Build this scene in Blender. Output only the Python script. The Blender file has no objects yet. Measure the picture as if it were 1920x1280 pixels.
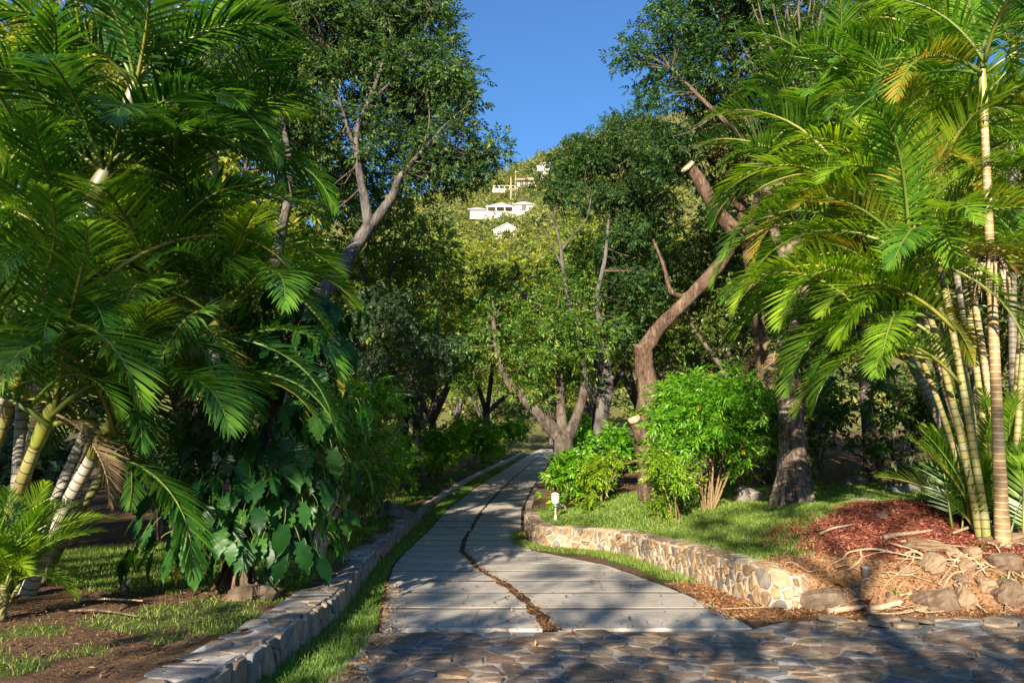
import bpy, math, random
import numpy as np
from mathutils import Vector, Matrix

# ------------------------------------------------------------------ camera, sky, sun, exposure
scene = bpy.context.scene
col = scene.collection
FPX = 1400.0                       # focal length in pixels of the 1920 px wide photograph
PITCH = math.atan(250 / FPX)
EYE = 1.5
cam_data = bpy.data.cameras.new('camera')
cam_data.sensor_width = 36.0
cam_data.lens = 36.0 * FPX / 1920.0
cam_data.clip_end = 3000.0
cam = bpy.data.objects.new('camera', cam_data)
cam.location = (0, 0, EYE)
cam.rotation_euler = (math.pi / 2 + PITCH, 0, 0)
col.objects.link(cam)
scene.camera = cam

SUN_EL = math.radians(21)
SUN_AZ = math.radians(15)          # light travels forward and this much to the right
world = bpy.data.worlds.new('World')
scene.world = world
world.use_nodes = True
wn = world.node_tree.nodes
wl = world.node_tree.links
wn.clear()
w_out = wn.new('ShaderNodeOutputWorld')
w_bg = wn.new('ShaderNodeBackground')
w_sky = wn.new('ShaderNodeTexSky')
w_sky.sky_type = 'NISHITA'
w_sky.sun_disc = False
w_sky.sun_elevation = SUN_EL
w_sky.sun_rotation = math.radians(180) + SUN_AZ
w_sky.altitude = 0
w_sky.air_density = 1.3
w_sky.dust_density = 0.4
w_sky.ozone_density = 9.0
w_bg.inputs['Strength'].default_value = 0.072
wl.new(w_sky.outputs[0], w_bg.inputs['Color'])
wl.new(w_bg.outputs[0], w_out.inputs['Surface'])

sun_data = bpy.data.lights.new('sun', 'SUN')
sun_data.energy = 5.0
sun_data.angle = math.radians(0.55)
sun_data.color = (1.0, 0.87, 0.68)
sun = bpy.data.objects.new('sun', sun_data)
SUN_DIR = Vector((math.sin(SUN_AZ) * math.cos(SUN_EL), math.cos(SUN_AZ) * math.cos(SUN_EL), -math.sin(SUN_EL)))
sun.rotation_euler = SUN_DIR.to_track_quat('-Z', 'Y').to_euler()
sun.location = (-10, -40, 40)
col.objects.link(sun)

scene.view_settings.view_transform = 'Standard'
scene.view_settings.look = 'None'
scene.view_settings.gamma = 1.0
scene.view_settings.exposure = 1.55
scene.render.engine = 'CYCLES'
scene.cycles.use_denoising = True
scene.cycles.max_bounces = 7
scene.cycles.diffuse_bounces = 4
scene.cycles.glossy_bounces = 2
scene.cycles.transmission_bounces = 3
scene.cycles.transparent_max_bounces = 4
scene.cycles.caustics_reflective = False
scene.cycles.caustics_refractive = False
scene.cycles.sample_clamp_indirect = 4.0

rng = np.random.default_rng(7)
random.seed(7)


def at(px, py, Y):
    """point at forward distance Y on the line of sight through a photograph pixel"""
    u = (px - 960) / FPX
    v = (640 - py) / FPX
    d = math.cos(PITCH) - v * math.sin(PITCH)
    return np.array((u / d * Y, Y, EYE + (math.sin(PITCH) + v * math.cos(PITCH)) / d * Y))


# ------------------------------------------------------------------ mesh helpers
def smoothstep(a, b, x):
    t = np.clip((x - a) / (b - a), 0, 1)
    return t * t * (3 - 2 * t)


def norm(v):
    v = np.asarray(v, float)
    return v / np.maximum(np.linalg.norm(v, axis=-1, keepdims=True), 1e-9)


def mesh_tris(name, V, F, mats, smooth=False, midx=None, uv=None):
    V = np.asarray(V, np.float32)
    F = np.asarray(F, np.int32)
    me = bpy.data.meshes.new(name)
    me.vertices.add(len(V))
    me.vertices.foreach_set('co', V.ravel())
    me.loops.add(F.size)
    me.loops.foreach_set('vertex_index', F.ravel())
    me.polygons.add(len(F))
    me.polygons.foreach_set('loop_start', np.arange(len(F), dtype=np.int32) * 3)
    for m in (mats if isinstance(mats, (list, tuple)) else [mats]):
        me.materials.append(m)
    if midx is not None:
        me.polygons.foreach_set('material_index', np.asarray(midx, np.int32))
    s = np.full(len(F), smooth, bool) if isinstance(smooth, bool) else np.asarray(smooth, bool)
    me.polygons.foreach_set('use_smooth', s)
    if uv is not None:
        lay = me.uv_layers.new(name='UVMap')
        lay.data.foreach_set('uv', np.asarray(uv, np.float32)[F.ravel()].ravel())
    me.update(calc_edges=True)
    return me


class MB:
    """collects triangles of one mesh"""
    def __init__(self):
        self.V, self.F, self.M, self.S, self.U, self.n = [], [], [], [], [], 0

    def add(self, V, F, mi=0, smooth=False, uv=None):
        V = np.asarray(V, float)
        F = np.asarray(F, int)
        if F.ndim == 2 and F.shape[1] == 4:
            F = np.concatenate([F[:, [0, 1, 2]], F[:, [0, 2, 3]]])
        self.V.append(V)
        self.F.append(F + self.n)
        self.M.append(np.full(len(F), mi))
        self.S.append(np.full(len(F), smooth))
        self.U.append(np.zeros((len(V), 2)) if uv is None else np.asarray(uv, float))
        self.n += len(V)
        return self

    def box(self, x0, x1, y0, y1, z0, z1, mi=0):
        V = [(x, y, z) for z in (z0, z1) for y in (y0, y1) for x in (x0, x1)]
        F = [(0, 2, 3, 1), (4, 5, 7, 6), (0, 1, 5, 4), (2, 6, 7, 3), (0, 4, 6, 2), (1, 3, 7, 5)]
        return self.add(V, F, mi)

    def tube(self, pts, rad, sides=8, sub=4, mi=0, wob=0.0, seed=0, cap=True, ridge=0.0):
        V, F, U = tube(pts, rad, sides, sub, wob, seed, cap, ridge)
        return self.add(V, F, mi, True, U)

    def mesh(self, name, mats):
        return mesh_tris(name, np.concatenate(self.V), np.concatenate(self.F), mats,
                         np.concatenate(self.S), np.concatenate(self.M), np.concatenate(self.U))


def catmull(P, sub):
    P = np.asarray(P, float)
    if len(P) < 3 or sub <= 1:
        if len(P) == 2 and sub > 1:
            t = np.linspace(0, 1, sub + 1)[:, None]
            return P[0] * (1 - t) + P[1] * t
        return P
    Q = np.vstack([2 * P[0] - P[1], P, 2 * P[-1] - P[-2]])
    out = []
    for i in range(1, len(Q) - 2):
        p0, p1, p2, p3 = Q[i - 1], Q[i], Q[i + 1], Q[i + 2]
        for k in range(sub):
            t = k / sub
            out.append(.5 * (2 * p1 + (p2 - p0) * t + (2 * p0 - 5 * p1 + 4 * p2 - p3) * t * t + (3 * p1 - p0 - 3 * p2 + p3) * t ** 3))
    out.append(P[-1])
    return np.array(out)


def tube(pts, rad, sides=8, sub=4, wob=0.0, seed=0, cap=True, ridge=0.0):
    """tapered tube along a smoothed line; uv.y is the length along it in metres"""
    P4 = catmull(np.column_stack([pts, rad]), sub)
    P, R = P4[:, :3], np.maximum(P4[:, 3], 0.0015)
    n = len(P)
    T = norm(np.gradient(P, axis=0))
    ref = np.array((1.0, 0, 0)) if abs(T[0, 0]) < .8 else np.array((0, 1.0, 0))
    N = np.zeros_like(P)
    N[0] = norm(np.cross(T[0], np.cross(ref, T[0])))
    for i in range(1, n):
        v = N[i - 1] - T[i] * np.dot(N[i - 1], T[i])
        N[i] = norm(v)
    B = np.cross(T, N)
    a = np.linspace(0, 2 * math.pi, sides, endpoint=False)
    r_ = np.random.default_rng(seed + 11)
    k = 1 + wob * r_.normal(0, 1, (n, sides))
    if wob:
        k = (k + np.roll(k, 1, 1) + np.roll(k, -1, 1)) / 3 * .6 + k * .4
        k += wob * .8 * r_.normal(0, 1, (1, sides))
    if ridge:
        k *= 1 + ridge * np.sin(a * 5 + r_.uniform(0, 6))[None]
    V = P[:, None] + (N[:, None] * np.cos(a)[None, :, None] + B[:, None] * np.sin(a)[None, :, None]) * (R[:, None] * k)[:, :, None]
    L = np.concatenate([[0], np.cumsum(np.linalg.norm(np.diff(P, axis=0), axis=1))])
    U = np.stack(np.broadcast_arrays(a[None] / (2 * math.pi), L[:, None]), -1).reshape(-1, 2)
    i = np.arange(n - 1)[:, None]
    j = np.arange(sides)[None]
    j2 = (j + 1) % sides
    q = np.stack(np.broadcast_arrays(i * sides + j, i * sides + j2, (i + 1) * sides + j2, (i + 1) * sides + j), -1).reshape(-1, 4)
    F = np.concatenate([q[:, [0, 1, 2]], q[:, [0, 2, 3]]])
    V = V.reshape(-1, 3)
    if cap:
        c0, c1 = len(V), len(V) + 1
        V = np.vstack([V, P[0], P[-1]])
        U = np.vstack([U, [0, 0], [0, L[-1]]])
        jj = np.arange(sides)
        F = np.concatenate([F, np.stack([np.full(sides, c0), (jj + 1) % sides, jj], -1),
                            np.stack([np.full(sides, c1), (n - 1) * sides + jj, (n - 1) * sides + (jj + 1) % sides], -1)])
    return V, F, U


def link(name, me, parent=None, loc=(0, 0, 0), rot=None, scale=None, kind=None, label=None, cat=None, group=None):
    o = bpy.data.objects.new(name, me)
    o.location = loc
    if rot is not None:
        o.rotation_euler = rot
    if scale is not None:
        o.scale = (scale,) * 3 if np.isscalar(scale) else scale
    if parent is not None:
        o.parent = parent
    if kind:
        o['kind'] = kind
    if label:
        o['label'] = label
    if cat:
        o['category'] = cat
    if group:
        o['group'] = group
    col.objects.link(o)
    return o


def copy_tree(o, parent=None):
    c = o.copy()
    col.objects.link(c)
    c.parent = parent
    for ch in list(o.children):
        copy_tree(ch, c)
    return c


def set_mat(o, mats):
    for i, m in enumerate(mats):
        o.material_slots[i].link = 'OBJECT'
        o.material_slots[i].material = m


# ------------------------------------------------------------------ materials
class NT:
    def __init__(self, name):
        self.m = bpy.data.materials.new(name)
        self.m.use_nodes = True
        self.t = self.m.node_tree
        self.t.nodes.clear()
        self.out = self.n('ShaderNodeOutputMaterial')

    def n(self, typ, **kw):
        nd = self.t.nodes.new(typ)
        for k, v in kw.items():
            if k in nd.inputs:
                nd.inputs[k].default_value = v
            else:
                setattr(nd, k, v)
        return nd

    def l(self, a, b):
        self.t.links.new(a, b)

    def ramp(self, fac, stops, interp='LINEAR'):
        r = self.n('ShaderNodeValToRGB')
        r.color_ramp.interpolation = interp
        e = r.color_ramp.elements
        while len(e) < len(stops):
            e.new(0.5)
        for i, (p, c) in enumerate(stops):
            e[i].position = p
            e[i].color = (c[0], c[1], c[2], 1)
        self.l(fac, r.inputs[0])
        return r.outputs[0]

    def noise(self, vec, scale, detail=4, rough=.55, out='Fac'):
        nz = self.n('ShaderNodeTexNoise')
        nz.inputs['Scale'].default_value = scale
        nz.inputs['Detail'].default_value = detail
        nz.inputs['Roughness'].default_value = rough
        if vec is not None:
            self.l(vec, nz.inputs['Vector'])
        return nz.outputs[out]

    def coord(self, kind='Object', scale=None):
        c = self.n('ShaderNodeTexCoord').outputs[kind]
        if scale is not None:
            mp = self.n('ShaderNodeMapping')
            mp.inputs['Scale'].default_value = scale
            self.l(c, mp.inputs['Vector'])
            c = mp.outputs[0]
        return c

    def mix(self, fac, a, b, blend='MIX'):
        mx = self.n('ShaderNodeMix', data_type='RGBA', blend_type=blend)
        for sock, v in ((mx.inputs[0], fac), (mx.inputs[6], a), (mx.inputs[7], b)):
            if hasattr(v, 'is_linked') or hasattr(v, 'links'):
                self.l(v, sock)
            elif np.isscalar(v):
                sock.default_value = v
            else:
                sock.default_value = (v[0], v[1], v[2], 1)
        return mx.outputs[2]

    def math(self, op, a, b=None):
        m = self.n('ShaderNodeMath', operation=op)
        for s, v in ((m.inputs[0], a), (m.inputs[1], b)):
            if v is None:
                continue
            if np.isscalar(v):
                s.default_value = v
            else:
                self.l(v, s)
        return m.outputs[0]

    def bump(self, h, strength=.5, dist=.02):
        b = self.n('ShaderNodeBump')
        b.inputs['Strength'].default_value = strength
        b.inputs['Distance'].default_value = dist
        self.l(h, b.inputs['Height'])
        return b.outputs[0]

    def pbr(self, color, rough=.7, normal=None, spec=.4, transl=None, tfac=.3):
        p = self.n('ShaderNodeBsdfPrincipled')
        if hasattr(color, 'links'):
            self.l(color, p.inputs['Base Color'])
        else:
            p.inputs['Base Color'].default_value = (*color, 1)
        if np.isscalar(rough):
            p.inputs['Roughness'].default_value = rough
        else:
            self.l(rough, p.inputs['Roughness'])
        p.inputs['Specular IOR Level'].default_value = spec
        if normal is not None:
            self.l(normal, p.inputs['Normal'])
        sh = p.outputs[0]
        if transl is not None:
            t = self.n('ShaderNodeBsdfTranslucent')
            self.l(transl, t.inputs['Color'])
            mx = self.n('ShaderNodeMixShader')
            mx.inputs[0].default_value = tfac
            self.l(sh, mx.inputs[1])
            self.l(t.outputs[0], mx.inputs[2])
            sh = mx.outputs[0]
        self.l(sh, self.out.inputs['Surface'])
        return self.m


def leaf_mat(name, stops, rough=.42, tfac=.35, spec=.45, objvar=.25, patch=None):
    """foliage: colour varies from leaf to leaf and from plant to plant; thin leaves let light through"""
    t = NT(name)
    isl = t.n('ShaderNodeNewGeometry').outputs['Random Per Island']
    c = t.ramp(isl, stops)
    oi = t.n('ShaderNodeObjectInfo').outputs['Random']
    hsv = t.n('ShaderNodeHueSaturation')
    t.l(c, hsv.inputs['Color'])
    t.l(t.math('ADD', t.math('MULTIPLY', oi, objvar), 1 - objvar / 2), hsv.inputs['Value'])
    t.l(t.math('ADD', t.math('MULTIPLY', oi, -.035), .5175), hsv.inputs['Hue'])
    c = hsv.outputs[0]
    if patch:                                             # stands of different species
        nz = t.ramp(t.noise(t.coord('Object'), patch, 3, .6), [(.38, (.42, .55, .5)), (.5, (1, 1, 1)), (.64, (1.25, 1.05, .8))])
        c = t.mix(1.0, c, nz, 'MULTIPLY')
    tc = t.mix(1.0, c, (1.6, 1.5, .55), 'MULTIPLY')
    return t.pbr(c, rough, None, spec, tc, tfac)


def bark_mat(name, dark, mid, light, scale=6, stretch=(1, 1, .22), bmp=.9):
    t = NT(name)
    co = t.coord('Object', stretch)
    n1 = t.noise(co, scale, 6, .65)
    n2 = t.noise(co, scale * 4, 4, .6)
    f = t.math('ADD', t.math('MULTIPLY', n1, .7), t.math('MULTIPLY', n2, .35))
    c = t.ramp(f, [(.36, dark), (.52, mid), (.68, light)])
    pat = t.ramp(t.noise(t.coord('Object'), 2.2, 3), [(.5, (0, 0, 0)), (.68, (1, 1, 1))])
    c = t.mix(t.math('MULTIPLY', pat, .35), c, (light[0] * 1.15, light[1] * 1.2, light[2] * 1.15))
    return t.pbr(c, .9, t.bump(f, bmp, .05), .2)


def stone_mat(name, stops, bump=.5):
    t = NT(name)
    oi = t.n('ShaderNodeObjectInfo').outputs['Random']
    c = t.ramp(oi, stops, 'CONSTANT')
    co = t.coord('Object')
    n = t.noise(co, 7, 6, .65)
    n2 = t.noise(co, 38, 4, .6)
    c = t.mix(t.ramp(n, [(.35, (0, 0, 0)), (.7, (1, 1, 1))]), t.mix(1.0, c, (.6, .58, .58), 'MULTIPLY'), t.mix(.12, c, (.55, .46, .36)))
    c = t.mix(t.math('MULTIPLY', n2, .35), c, t.mix(1.0, c, (.55, .55, .58), 'MULTIPLY'))
    f = t.math('ADD', n, t.math('MULTIPLY', n2, .4))
    return t.pbr(c, .82, t.bump(f, bump, .02), .3)


M = {}
DK = (.010, .028, .008)
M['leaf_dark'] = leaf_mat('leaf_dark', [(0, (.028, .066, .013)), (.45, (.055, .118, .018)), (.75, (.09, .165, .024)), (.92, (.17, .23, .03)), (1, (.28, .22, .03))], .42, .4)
M['leaf_shaded'] = leaf_mat('leaf_shaded', [(0, (.018, .055, .018)), (.45, (.034, .09, .024)), (.8, (.062, .135, .03)), (.96, (.12, .2, .03)), (1, (.26, .24, .03))], .5, .38, .3)  # shade on these crowns is put into the darker leaf greens
M['leaf_mid'] = leaf_mat('leaf_mid', [(0, (.04, .10, .012)), (.4, (.08, .17, .018)), (.7, (.14, .235, .025)), (.9, (.25, .30, .035)), (1, (.32, .31, .045))], .42, .42)  # yellow end of the ramp paints sunlit highlights on some leaves
M['leaf_sunlit'] = leaf_mat('leaf_sunlit', [(0, (.11, .17, .014)), (.5, (.19, .26, .02)), (.85, (.29, .31, .028)), (1, (.38, .3, .045))], .45, .42)  # sunlight on the farther crowns is put into these yellow greens
M['leaf_autumn'] = leaf_mat('leaf_autumn', [(0, (.05, .10, .014)), (.4, (.10, .15, .018)), (.7, (.20, .18, .025)), (.9, (.26, .14, .03)), (1, (.24, .08, .03))])
M['leaf_grey'] = leaf_mat('leaf_grey', [(0, (.022, .055, .022)), (.5, (.045, .09, .036)), (1, (.09, .14, .06))], .5)
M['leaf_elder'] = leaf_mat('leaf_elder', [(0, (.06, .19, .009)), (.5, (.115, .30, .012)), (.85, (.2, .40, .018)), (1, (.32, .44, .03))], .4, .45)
M['leaf_lime'] = leaf_mat('leaf_lime', [(0, (.10, .22, .010)), (.5, (.2, .34, .014)), (1, (.36, .42, .03))], .4, .42)
M['leaf_hill'] = leaf_mat('leaf_hill', [(0, (.09, .13, .035)), (.5, (.16, .21, .05)), (.9, (.24, .27, .07)), (1, (.34, .29, .09))], .7, .25, .45, .25, .16)
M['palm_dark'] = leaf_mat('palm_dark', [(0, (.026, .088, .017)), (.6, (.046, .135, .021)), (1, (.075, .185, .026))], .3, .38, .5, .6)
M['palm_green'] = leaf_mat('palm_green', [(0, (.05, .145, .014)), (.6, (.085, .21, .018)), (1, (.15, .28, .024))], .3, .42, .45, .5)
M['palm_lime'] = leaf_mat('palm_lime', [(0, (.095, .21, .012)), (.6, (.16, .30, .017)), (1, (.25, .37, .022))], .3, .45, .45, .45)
M['palm_yellow'] = leaf_mat('palm_yellow', [(0, (.14, .2, .016)), (.55, (.25, .27, .022)), (.9, (.34, .24, .03)), (1, (.36, .16, .03))], .5, .4, .3)
M['palm_dead'] = leaf_mat('palm_dead', [(0, (.13, .08, .045)), (.6, (.24, .16, .09)), (1, (.34, .25, .15))], .8, .2, .2)
M['philo'] = leaf_mat('philo', [(0, (.018, .075, .015)), (.5, (.03, .11, .018)), (1, (.07, .2, .02))], .42, .38, .3, .9)
M['philo_yellow'] = leaf_mat('philo_yellow', [(0, (.3, .32, .03)), (1, (.45, .36, .04))], .35, .4, .5)
M['grass'] = leaf_mat('grass', [(0, (.08, .165, .022)), (.5, (.15, .26, .04)), (.85, (.25, .345, .08)), (1, (.42, .40, .19))], .6, .42, .2, 0)
M['flower_yellow'] = leaf_mat('flower_yellow', [(0, (.75, .42, .01)), (1, (.85, .6, .02))], .6, .3)
M['leaf_litter'] = leaf_mat('leaf_litter', [(0, (.07, .03, .018)), (.35, (.16, .062, .024)), (.7, (.28, .12, .042)), (1, (.40, .25, .11))], .75, .15, .25)
M['mulch'] = leaf_mat('mulch', [(0, (.08, .03, .018)), (.5, (.23, .08, .042)), (.85, (.34, .13, .065)), (1, (.38, .24, .14))], .85, .0, .2)
M['bark_chips'] = leaf_mat('bark_chips', [(0, (.04, .02, .013)), (.5, (.10, .05, .03)), (.85, (.17, .09, .052)), (1, (.28, .18, .11))], .85, .0, .2)
M['flower_blue'] = leaf_mat('flower_blue', [(0, (.12, .15, .55)), (1, (.2, .25, .65))], .6, .3)

M['bark_grey'] = bark_mat('bark_grey', (.022, .019, .018), (.07, .061, .057), (.155, .137, .124))
M['bark_brown'] = bark_mat('bark_brown', (.022, .014, .010), (.08, .05, .034), (.20, .13, .09), 7)
M['bark_dark'] = bark_mat('bark_dark', (.02, .016, .013), (.075, .058, .046), (.17, .135, .11), 7)
M['bark_shaggy'] = bark_mat('bark_shaggy', (.03, .022, .018), (.13, .095, .076), (.31, .24, .19), 9, (1, 1, .12), 1.6)
M['bark_pale'] = bark_mat('bark_pale', (.16, .11, .07), (.33, .24, .16), (.5, .39, .27), 9)
M['twig'] = bark_mat('twig', (.05, .036, .028), (.10, .075, .058), (.17, .13, .1), 10)
M['elder_stem'] = bark_mat('elder_stem', (.10, .065, .032), (.19, .13, .065), (.29, .21, .115), 12)
M['cut_wood'] = bark_mat('cut_wood', (.36, .24, .15), (.5, .36, .24), (.62, .48, .34), 14, (1, 1, 1))
M['root'] = bark_mat('root', (.22, .13, .075), (.38, .26, .16), (.52, .4, .27), 14)


def palm_stem_mat(name, a, b, ringcol, period):
    t = NT(name)
    uvn = t.n('ShaderNodeUVMap')
    sep = t.n('ShaderNodeSeparateXYZ')
    t.l(uvn.outputs[0], sep.inputs[0])
    nz = t.noise(t.coord('Object'), 9, 3)
    v = t.math('ADD', t.math('DIVIDE', sep.outputs[1], period), t.math('MULTIPLY', nz, .12))
    fr = t.math('FRACT', v)
    c = t.mix(t.ramp(nz, [(.35, (0, 0, 0)), (.68, (1, 1, 1))]), a, b)
    blot = t.ramp(t.noise(t.coord('Object'), 3.5, 5, .65), [(.48, (0, 0, 0)), (.62, (1, 1, 1))])
    c = t.mix(t.math('MULTIPLY', blot, .5), c, (.3, .27, .2))
    ring = t.ramp(fr, [(.0, (1, 1, 1)), (.09, (1, 1, 1)), (.16, (0, 0, 0)), (.94, (0, 0, 0)), (1, (1, 1, 1))])
    c = t.mix(ring, c, ringcol)
    return t.pbr(c, .55, t.bump(ring, .6, .01), .35)


M['stem_yellow'] = palm_stem_mat('stem_yellow', (.28, .22, .075), (.17, .2, .055), (.13, .10, .045), .11)
M['stem_grey'] = palm_stem_mat('stem_grey', (.34, .3, .24), (.5, .46, .39), (.13, .10, .07), .10)
M['stem_brown'] = palm_stem_mat('stem_brown', (.25, .15, .07), (.38, .26, .12), (.62, .52, .34), .085)
M['stem_dark'] = palm_stem_mat('stem_dark', (.12, .10, .075), (.19, .17, .13), (.06, .05, .04), .10)
t = NT('crownshaft')
M['crownshaft'] = t.pbr(t.ramp(t.noise(t.coord('Object', (1, 1, .3)), 6, 4), [(.35, (.14, .18, .03)), (.6, (.24, .24, .045)), (.75, (.32, .25, .07))]), .35, None, .5)
t = NT('crownshaft_grey')
M['crownshaft_grey'] = t.pbr(t.ramp(t.noise(t.coord('Object', (1, 1, .3)), 6, 4), [(.35, (.09, .11, .045)), (.6, (.18, .17, .10)), (.75, (.22, .19, .13))]), .4, None, .5)
t = NT('rachis')
M['rachis'] = t.pbr(t.ramp(t.n('ShaderNodeObjectInfo').outputs['Random'], [(0, (.07, .13, .02)), (.6, (.13, .17, .026)), (1, (.24, .21, .035))]), .4, None, .5)
t = NT('rachis_dead')
M['rachis_dead'] = t.pbr((.3, .2, .11), .7)

# concrete of the slabs, mortar, soils
t = NT('concrete')
co = t.coord('Object')
n1 = t.noise(co, 1.3, 6, .6)
n2 = t.noise(co, 45, 4, .7)
oi = t.n('ShaderNodeObjectInfo').outputs['Random']
c = t.ramp(n1, [(.3, (.33, .295, .25)), (.5, (.46, .415, .355)), (.72, (.56, .51, .44))])
c = t.mix(t.math('MULTIPLY', n2, .25), c, (.24, .22, .195))
c = t.mix(t.math('MULTIPLY', oi, .3), c, (.29, .28, .27))
grain = t.noise(t.coord('Object', (9, .8, 1)), 5, 5, .7)
c = t.mix(t.math('MULTIPLY', grain, .3), c, (.26, .23, .19))
vor = t.n('ShaderNodeTexVoronoi', feature='DISTANCE_TO_EDGE')
t.l(t.mix(.12, co, t.noise(co, 3, 4, .6, 'Color')), vor.inputs['Vector'])
vor.inputs['Scale'].default_value = 1.1
crk = t.ramp(vor.outputs['Distance'], [(.0, (1, 1, 1)), (.012, (0, 0, 0))])
c = t.mix(t.math('MULTIPLY', t.math('MULTIPLY', crk, t.math('GREATER_THAN', oi, .62)), .7), c, (.06, .05, .04))
stain = t.ramp(t.noise(co, 3.0, 8, .75), [(.5, (0, 0, 0)), (.66, (1, 1, 1))])
c = t.mix(t.math('MULTIPLY', stain, .42), c, (.17, .145, .115))
M['concrete'] = t.pbr(c, .88, t.bump(t.math('ADD', t.math('MULTIPLY', n1, .8), n2), .35, .012), .25)

t = NT('mortar')
co = t.coord('Object')
n1 = t.noise(co, 6, 6, .65)
c = t.ramp(n1, [(.3, (.24, .215, .19)), (.5, (.43, .40, .36)), (.72, (.58, .545, .5))])
M['mortar'] = t.pbr(c, .92, t.bump(t.noise(co, 30, 5, .7), .6, .015), .2)
t = NT('mortar_cobble')
co = t.coord('Object')
n1 = t.noise(co, 5, 7, .7)
c = t.ramp(n1, [(.3, (.14, .115, .09)), (.5, (.29, .26, .225)), (.72, (.46, .43, .39))])
M['mortar_cobble'] = t.pbr(c, .92, t.bump(t.noise(co, 30, 5, .7), .6, .015), .2)
t = NT('mortar_warm')
co = t.coord('Object')
n1 = t.noise(co, 5, 6, .65)
c = t.ramp(n1, [(.3, (.26, .19, .13)), (.5, (.46, .38, .29)), (.72, (.6, .52, .42))])
M['mortar_warm'] = t.pbr(c, .92, t.bump(t.noise(co, 26, 5, .7), .7, .02), .2)

M['cobble'] = stone_mat('cobble', [(0, (.2, .15, .105)), (.14, (.15, .155, .165)), (.26, (.25, .19, .13)), (.42, (.22, .145, .105)), (.55, (.3, .235, .165)), (.68, (.17, .14, .12)), (.8, (.26, .17, .10)), (.94, (.14, .155, .165))], .7)
M['wall_stone'] = stone_mat('wall_stone', [(0, (.31, .26, .21)), (.15, (.21, .21, .22)), (.32, (.36, .3, .24)), (.48, (.25, .215, .19)), (.62, (.4, .335, .26)), (.76, (.31, .235, .17)), (.9, (.24, .245, .255))], .8)
M['wall_stone_warm'] = stone_mat('wall_stone_warm', [(0, (.36, .25, .14)), (.15, (.19, .155, .125)), (.28, (.42, .31, .185)), (.45, (.27, .18, .10)), (.6, (.46, .38, .27)), (.75, (.23, .2, .17)), (.88, (.4, .25, .12))], .9)
M['rock'] = stone_mat('rock', [(0, (.24, .155, .085)), (.3, (.16, .105, .065)), (.6, (.28, .19, .11)), (.85, (.13, .09, .06))], .8)
M['rock_grey'] = stone_mat('rock_grey', [(0, (.2, .18, .165)), (.5, (.26, .23, .2))], .8)

t = NT('ground')
co = t.coord('Object')
big = t.noise(co, .7, 5, .6)
fine = t.noise(co, 22, 5, .7)
vf = t.noise(co, 70, 3, .7)
soil = t.ramp(fine, [(.3, (.05, .028, .017)), (.5, (.12, .066, .038)), (.72, (.21, .125, .075))])
soil = t.mix(t.math('MULTIPLY', big, .5), soil, (.16, .105, .065))
grs = t.ramp(fine, [(.3, (.03, .07, .011)), (.55, (.07, .125, .02)), (.75, (.13, .17, .035))])
mul = t.ramp(vf, [(.3, (.05, .018, .013)), (.5, (.16, .052, .03)), (.72, (.26, .09, .048))])
lit = t.ramp(fine, [(.3, (.12, .06, .03)), (.5, (.28, .15, .075)), (.72, (.42, .27, .15))])
grav = t.ramp(vf, [(.3, (.018, .014, .010)), (.5, (.055, .041, .030)), (.72, (.14, .105, .075))])
c = soil
for nm, cc in (('lawn', grs), ('mulch', mul), ('litter', lit), ('gravel', grav)):
    a = t.n('ShaderNodeAttribute', attribute_name=nm)
    edge = t.math('ADD', a.outputs['Fac'], t.math('MULTIPLY', t.math('SUBTRACT', fine, .5), .9))
    c = t.mix(t.ramp(edge, [(.4, (0, 0, 0)), (.6, (1, 1, 1))]), c, cc)
M['ground'] = t.pbr(c, .95, t.bump(t.math('ADD', fine, vf), .8, .03), .15)

t = NT('house_white')
n1 = t.noise(t.coord('Object'), .7, 4)
M['house_white'] = t.pbr(t.ramp(n1, [(.3, (.55, .48, .42)), (.7, (.68, .61, .54))]), .8)
t = NT('house_roof')
M['house_roof'] = t.pbr(t.ramp(t.noise(t.coord('Object'), .5, 4), [(.3, (.5, .45, .42)), (.7, (.6, .55, .52))]), .7)
t = NT('roof_red')
M['roof_red'] = t.pbr(t.ramp(t.noise(t.coord('Object'), .8, 4), [(.3, (.5, .26, .17)), (.7, (.6, .34, .23))]), .8)
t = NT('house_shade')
M['house_shade_tan'] = t.pbr((.5, .33, .22), .8)  # tan puts the brownish verandah shade into the wall colour
t = NT('window_glass')
M['glass'] = t.pbr((.04, .05, .06), .12, None, .6)
t = NT('lamp_white')
M['lamp_white'] = t.pbr(t.ramp(t.noise(t.coord('Object'), 14, 4), [(.35, (.6, .55, .47)), (.6, (.76, .72, .64))]), .5)
t = NT('lamp_dark')
M['lamp_dark'] = t.pbr((.04, .045, .045), .5)
t = NT('tape_blue')
M['tape_blue'] = t.pbr((.02, .16, .42), .4)
t = NT('plastic_grey')
M['plastic_grey'] = t.pbr((.16, .15, .14), .5)

# ------------------------------------------------------------------ terrain
YT = np.linspace(-80, 400, 4801)
zt = np.interp(YT, [-80, 0, 16.5, 19, 23, 30, 36, 45, 72, 85, 95, 120, 150, 165, 190, 206, 215, 224, 240, 254, 262, 330, 400],
               [0, 0, 0, .08, .45, .95, 1.35, 1.95, 3.5, 4.6, 7, 22, 43, 54, 69, 79, 84.5, 89.5, 100.5, 108.5, 109.5, 88, 60])
kern = np.hanning(31)
zt = np.convolve(np.pad(zt, 15, mode='edge'), kern / kern.sum(), 'valid')


def road_z(y):
    return np.interp(y, YT, zt)


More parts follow.
